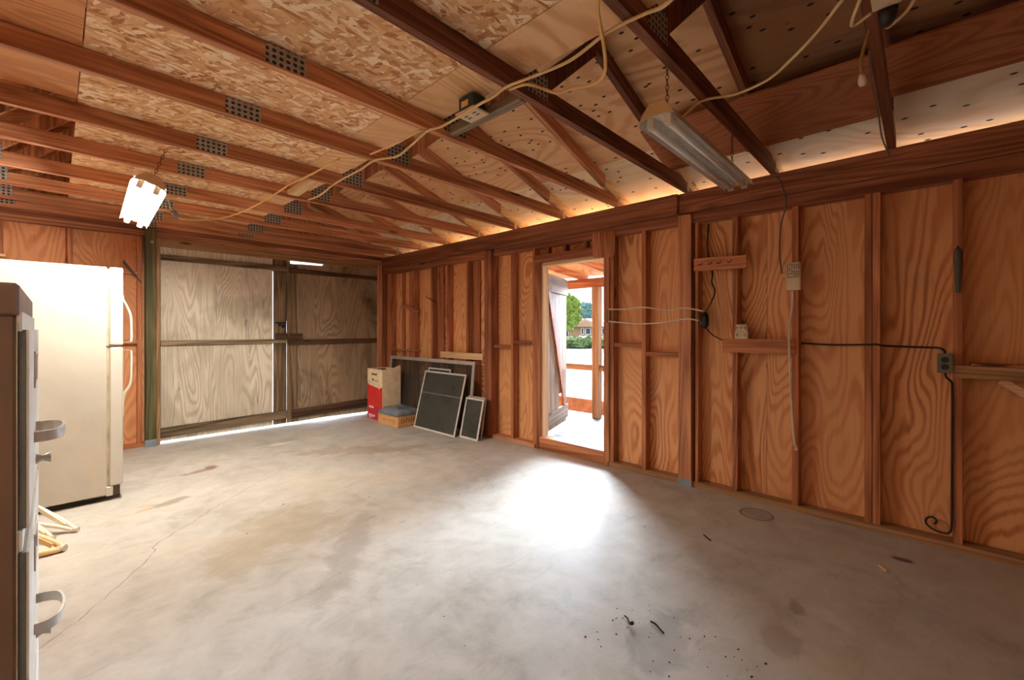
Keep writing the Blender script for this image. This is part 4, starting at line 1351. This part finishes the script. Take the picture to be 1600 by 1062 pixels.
# ------------------------------------------------------------------ outside: side door leaf, porch, yard
d4 = struct('door_3')
hx, hy = 3.635, 2.925
tipx, tipy = 4.30, 3.15
an = math.atan2(tipy - hy, tipx - hx)
d4.location = (hx, hy, 0)
d4.rotation_euler = (0, 0, an)
W_ = math.hypot(tipx - hx, tipy - hy)
nb = 5
for k in range(nb):
    u0, u1 = W_ * k / nb, W_ * (k + 1) / nb
    if k == 3:
        MB().box(u0, u1 - 0.004, 0, 0.02, 0.50, 1.855).build('board', 'leafZ', d4)
        MB().box(u0, u1 - 0.004, 0, 0.02, 0.14, 0.33).build('board', 'leafZ', d4)
    else:
        MB().box(u0, u1 - 0.004, 0, 0.02, 0.14, 1.855).build('board', 'leafZ', d4)
MB().box(0.01, W_, -0.021, -0.001, 1.66, 1.845).build('batten', 'leafX', d4)
MB().box(0.01, W_ + 0.01, -0.021, -0.001, 0.19, 0.345).build('batten', 'leafX', d4)
MB().bar((0.03, -0.012, 1.66), (W_ - 0.10, -0.012, 0.345), 0.020, 0.07, (1, 0, 0)).build('brace', 'redZ', d4)
for zz_ in (0.33, 1.70):
    MB().box(-0.03, 0.10, -0.026, -0.021, zz_ - 0.02, zz_ + 0.02).build('hinge', 'rust', d4)

po = thing('porch', 'small wooden porch with plank floor, post and roof outside the open doorway', 'porch', (4.2, 3.0, 0.0))
def P_(m, name, mat):
    m.mv(-4.2, -3.0, 0)
    return m.build(name, mat, po)


xs = 3.615
while xs < 4.98:
    P_(MB().box(xs, xs + 0.137, 1.55, 4.5, 0.07, 0.10).bevel(0.003, 1), 'deck_plank', 'deckY')
    xs += 0.143
P_(MB().box(3.62, 5.0, 1.6, 4.45, -0.1, 0.068), 'deck_base', 'redY')
for (x, y, s_) in [(4.84, 3.06, 0.095), (4.84, 1.62, 0.095), (4.84, 4.42, 0.095)]:
    P_(MB().box(x - s_ / 2, x + s_ / 2, y - s_ / 2, y + s_ / 2, 0.10, 1.80).bevel(0.004, 1), 'post', 'leafZ')
P_(MB().box(4.80, 4.88, 1.4, 4.6, 1.80, 1.915).bevel(0.003, 1), 'beam', 'redY')
P_(MB().box(4.82, 4.86, 3.11, 4.37, 0.71, 0.79).bevel(0.003, 1), 'rail', 'leafY')
P_(MB().box(4.82, 4.86, 1.67, 3.01, 0.71, 0.79).bevel(0.003, 1), 'rail', 'leafY')
for y in (1.6, 2.2, 2.75, 3.3, 3.85, 4.4):
    P_(MB().prism([(3.61, y, 2.03), (5.0, y, 1.90), (5.0, y, 1.98), (3.61, y, 2.11)], (0, 0.038, 0)), 'rafter', 'lumX')
P_(MB().prism([(3.61, 1.35, 2.111), (5.05, 1.35, 1.976), (5.05, 1.35, 1.99), (3.61, 1.35, 2.125)], (0, 3.3, 0)), 'roof_sheet', 'deckply')
o = MB().prism([(5.25, -3, -0.15), (5.40, -3, 0.22), (5.75, -3, 0.24), (6.2, -3, -0.15)], (0, 12, 0)).build('dirt_bank', 'clay')
tag(o, 'low orange clay bank just beyond the porch', 'bank', kind='stuff')
g = MB().box(3.60, 400, -300, 400, -0.30, -0.15).build('ground', 'sand', None, kind='structure')
g2 = MB().box(-60, 3.60, 6.12, 400, -0.30, -0.06).build('ground', 'sand', None, kind='structure')


def blob(cx, cy, cz, rx, ry, rz, seed, sub=4, amp=0.25, fr=2.2):
    bm = bmesh.new()
    bmesh.ops.create_icosphere(bm, subdivisions=sub, radius=1)
    for v in bm.verts:
        n = mn.fractal(v.co * fr + Vector((seed * 3.1, seed, 0)), 0.9, 2.1, 4)
        c = v.co * (1 + amp * n)
        v.co = Vector((c.x * rx + cx, c.y * ry + cy, c.z * rz + cz))
    for f in bm.faces:
        f.smooth = False
    return bm


ux, uy = 0.8385, 0.5687           # view direction through the doorway
px_, py_ = -uy, ux                # sideways (to the left)


def far(d, side):
    return (ux * d + px_ * side, uy * d + py_ * side)


# hedge
b = MB()
b.bm.free()
b.bm = bmesh.new()
for k in range(40):
    x, y = far(33 + random.uniform(-0.4, 0.4), -9 + k * 0.46)
    bb = blob(x, y, 0.22, 0.62, 0.62, 0.52 + random.uniform(-0.04, 0.04), k, 3, 0.35, 3.0)
    me = bpy.data.meshes.new('tmp')
    bb.to_mesh(me)
    bb.free()
    b.bm.from_mesh(me)
    bpy.data.meshes.remove(me)
o = b.build('hedge', 'hedge')
tag(o, 'long clipped green hedge across the sunny yard', 'hedge')
# house
hd = 70
hxx, hyy = far(hd, 0.0)
t = thing('house', 'low tan ranch house beyond the hedge seen through the doorway', 'house', (hxx, hyy, -0.2), rot=(0, 0, math.atan2(uy, ux)))
MB().box(0, 8, -14, 16, 0, 1.95).build('wall', 'brick', t)
MB().prism([(-0.6, -14.6, 1.95), (8.6, -14.6, 1.95), (4, -14.6, 3.35)], (0, 31.2, 0)).build('roof', 'shingle', t)
MB().prism([(-1.2, -3.4, 1.9), (-1.2, 2.6, 1.9), (-1.2, -0.4, 3.25)], (4.5, 0, 0)).build('gable_roof', 'shingle', t)
MB().prism([(-1.25, -2.6, 1.95), (-1.25, 1.8, 1.95), (-1.25, -0.4, 2.95)], (0.05, 0, 0)).build('gable_panel', 'brick', t)
for (yy, wd) in ((2.9, 1.3), (0.0, 0.5), (-0.9, 0.9), (-3.6, 1.1), (-7, 1.2), (7, 1.2)):
    wdw = MB().box(-0.12, 0.0, yy - wd / 2, yy + wd / 2, 0.65, 1.75).build('window', 'wintrim', t)
    MB().box(-0.14, -0.12, yy - wd / 2 + 0.12, yy + wd / 2 - 0.12, 0.75, 1.65).build('pane', 'winglass', wdw)
# trees
def tree(label, d, side, h, r, seed, mat):
    x, y = far(d, side)
    t = thing('tree', label, 'tree', (x, y, -0.2), 'trees beyond the yard')
    MB().tube([(0, 0, 0), (0.1, 0, h * 0.3), (0, 0.1, h * 0.6)], [r * 0.10, r * 0.07, r * 0.04], 8).build('trunk', 'bark', t)
    bm = bmesh.new()
    rnd = random.Random(seed)
    for k in range(9):
        a = rnd.uniform(0, 6.28)
        q = rnd.uniform(0.0, 0.62) * r
        zz = h * rnd.uniform(0.38, 0.82)
        bb = blob(q * math.cos(a), q * math.sin(a), zz, r * 0.5, r * 0.5, h * 0.19, seed + k, 4, 0.5, 3.0)
        me = bpy.data.meshes.new('tmp')
        bb.to_mesh(me)
        bb.free()
        bm.from_mesh(me)
        bpy.data.meshes.remove(me)
    m = MB()
    m.bm.free()
    m.bm = bm
    m.build('crown', mat, t)
    return t


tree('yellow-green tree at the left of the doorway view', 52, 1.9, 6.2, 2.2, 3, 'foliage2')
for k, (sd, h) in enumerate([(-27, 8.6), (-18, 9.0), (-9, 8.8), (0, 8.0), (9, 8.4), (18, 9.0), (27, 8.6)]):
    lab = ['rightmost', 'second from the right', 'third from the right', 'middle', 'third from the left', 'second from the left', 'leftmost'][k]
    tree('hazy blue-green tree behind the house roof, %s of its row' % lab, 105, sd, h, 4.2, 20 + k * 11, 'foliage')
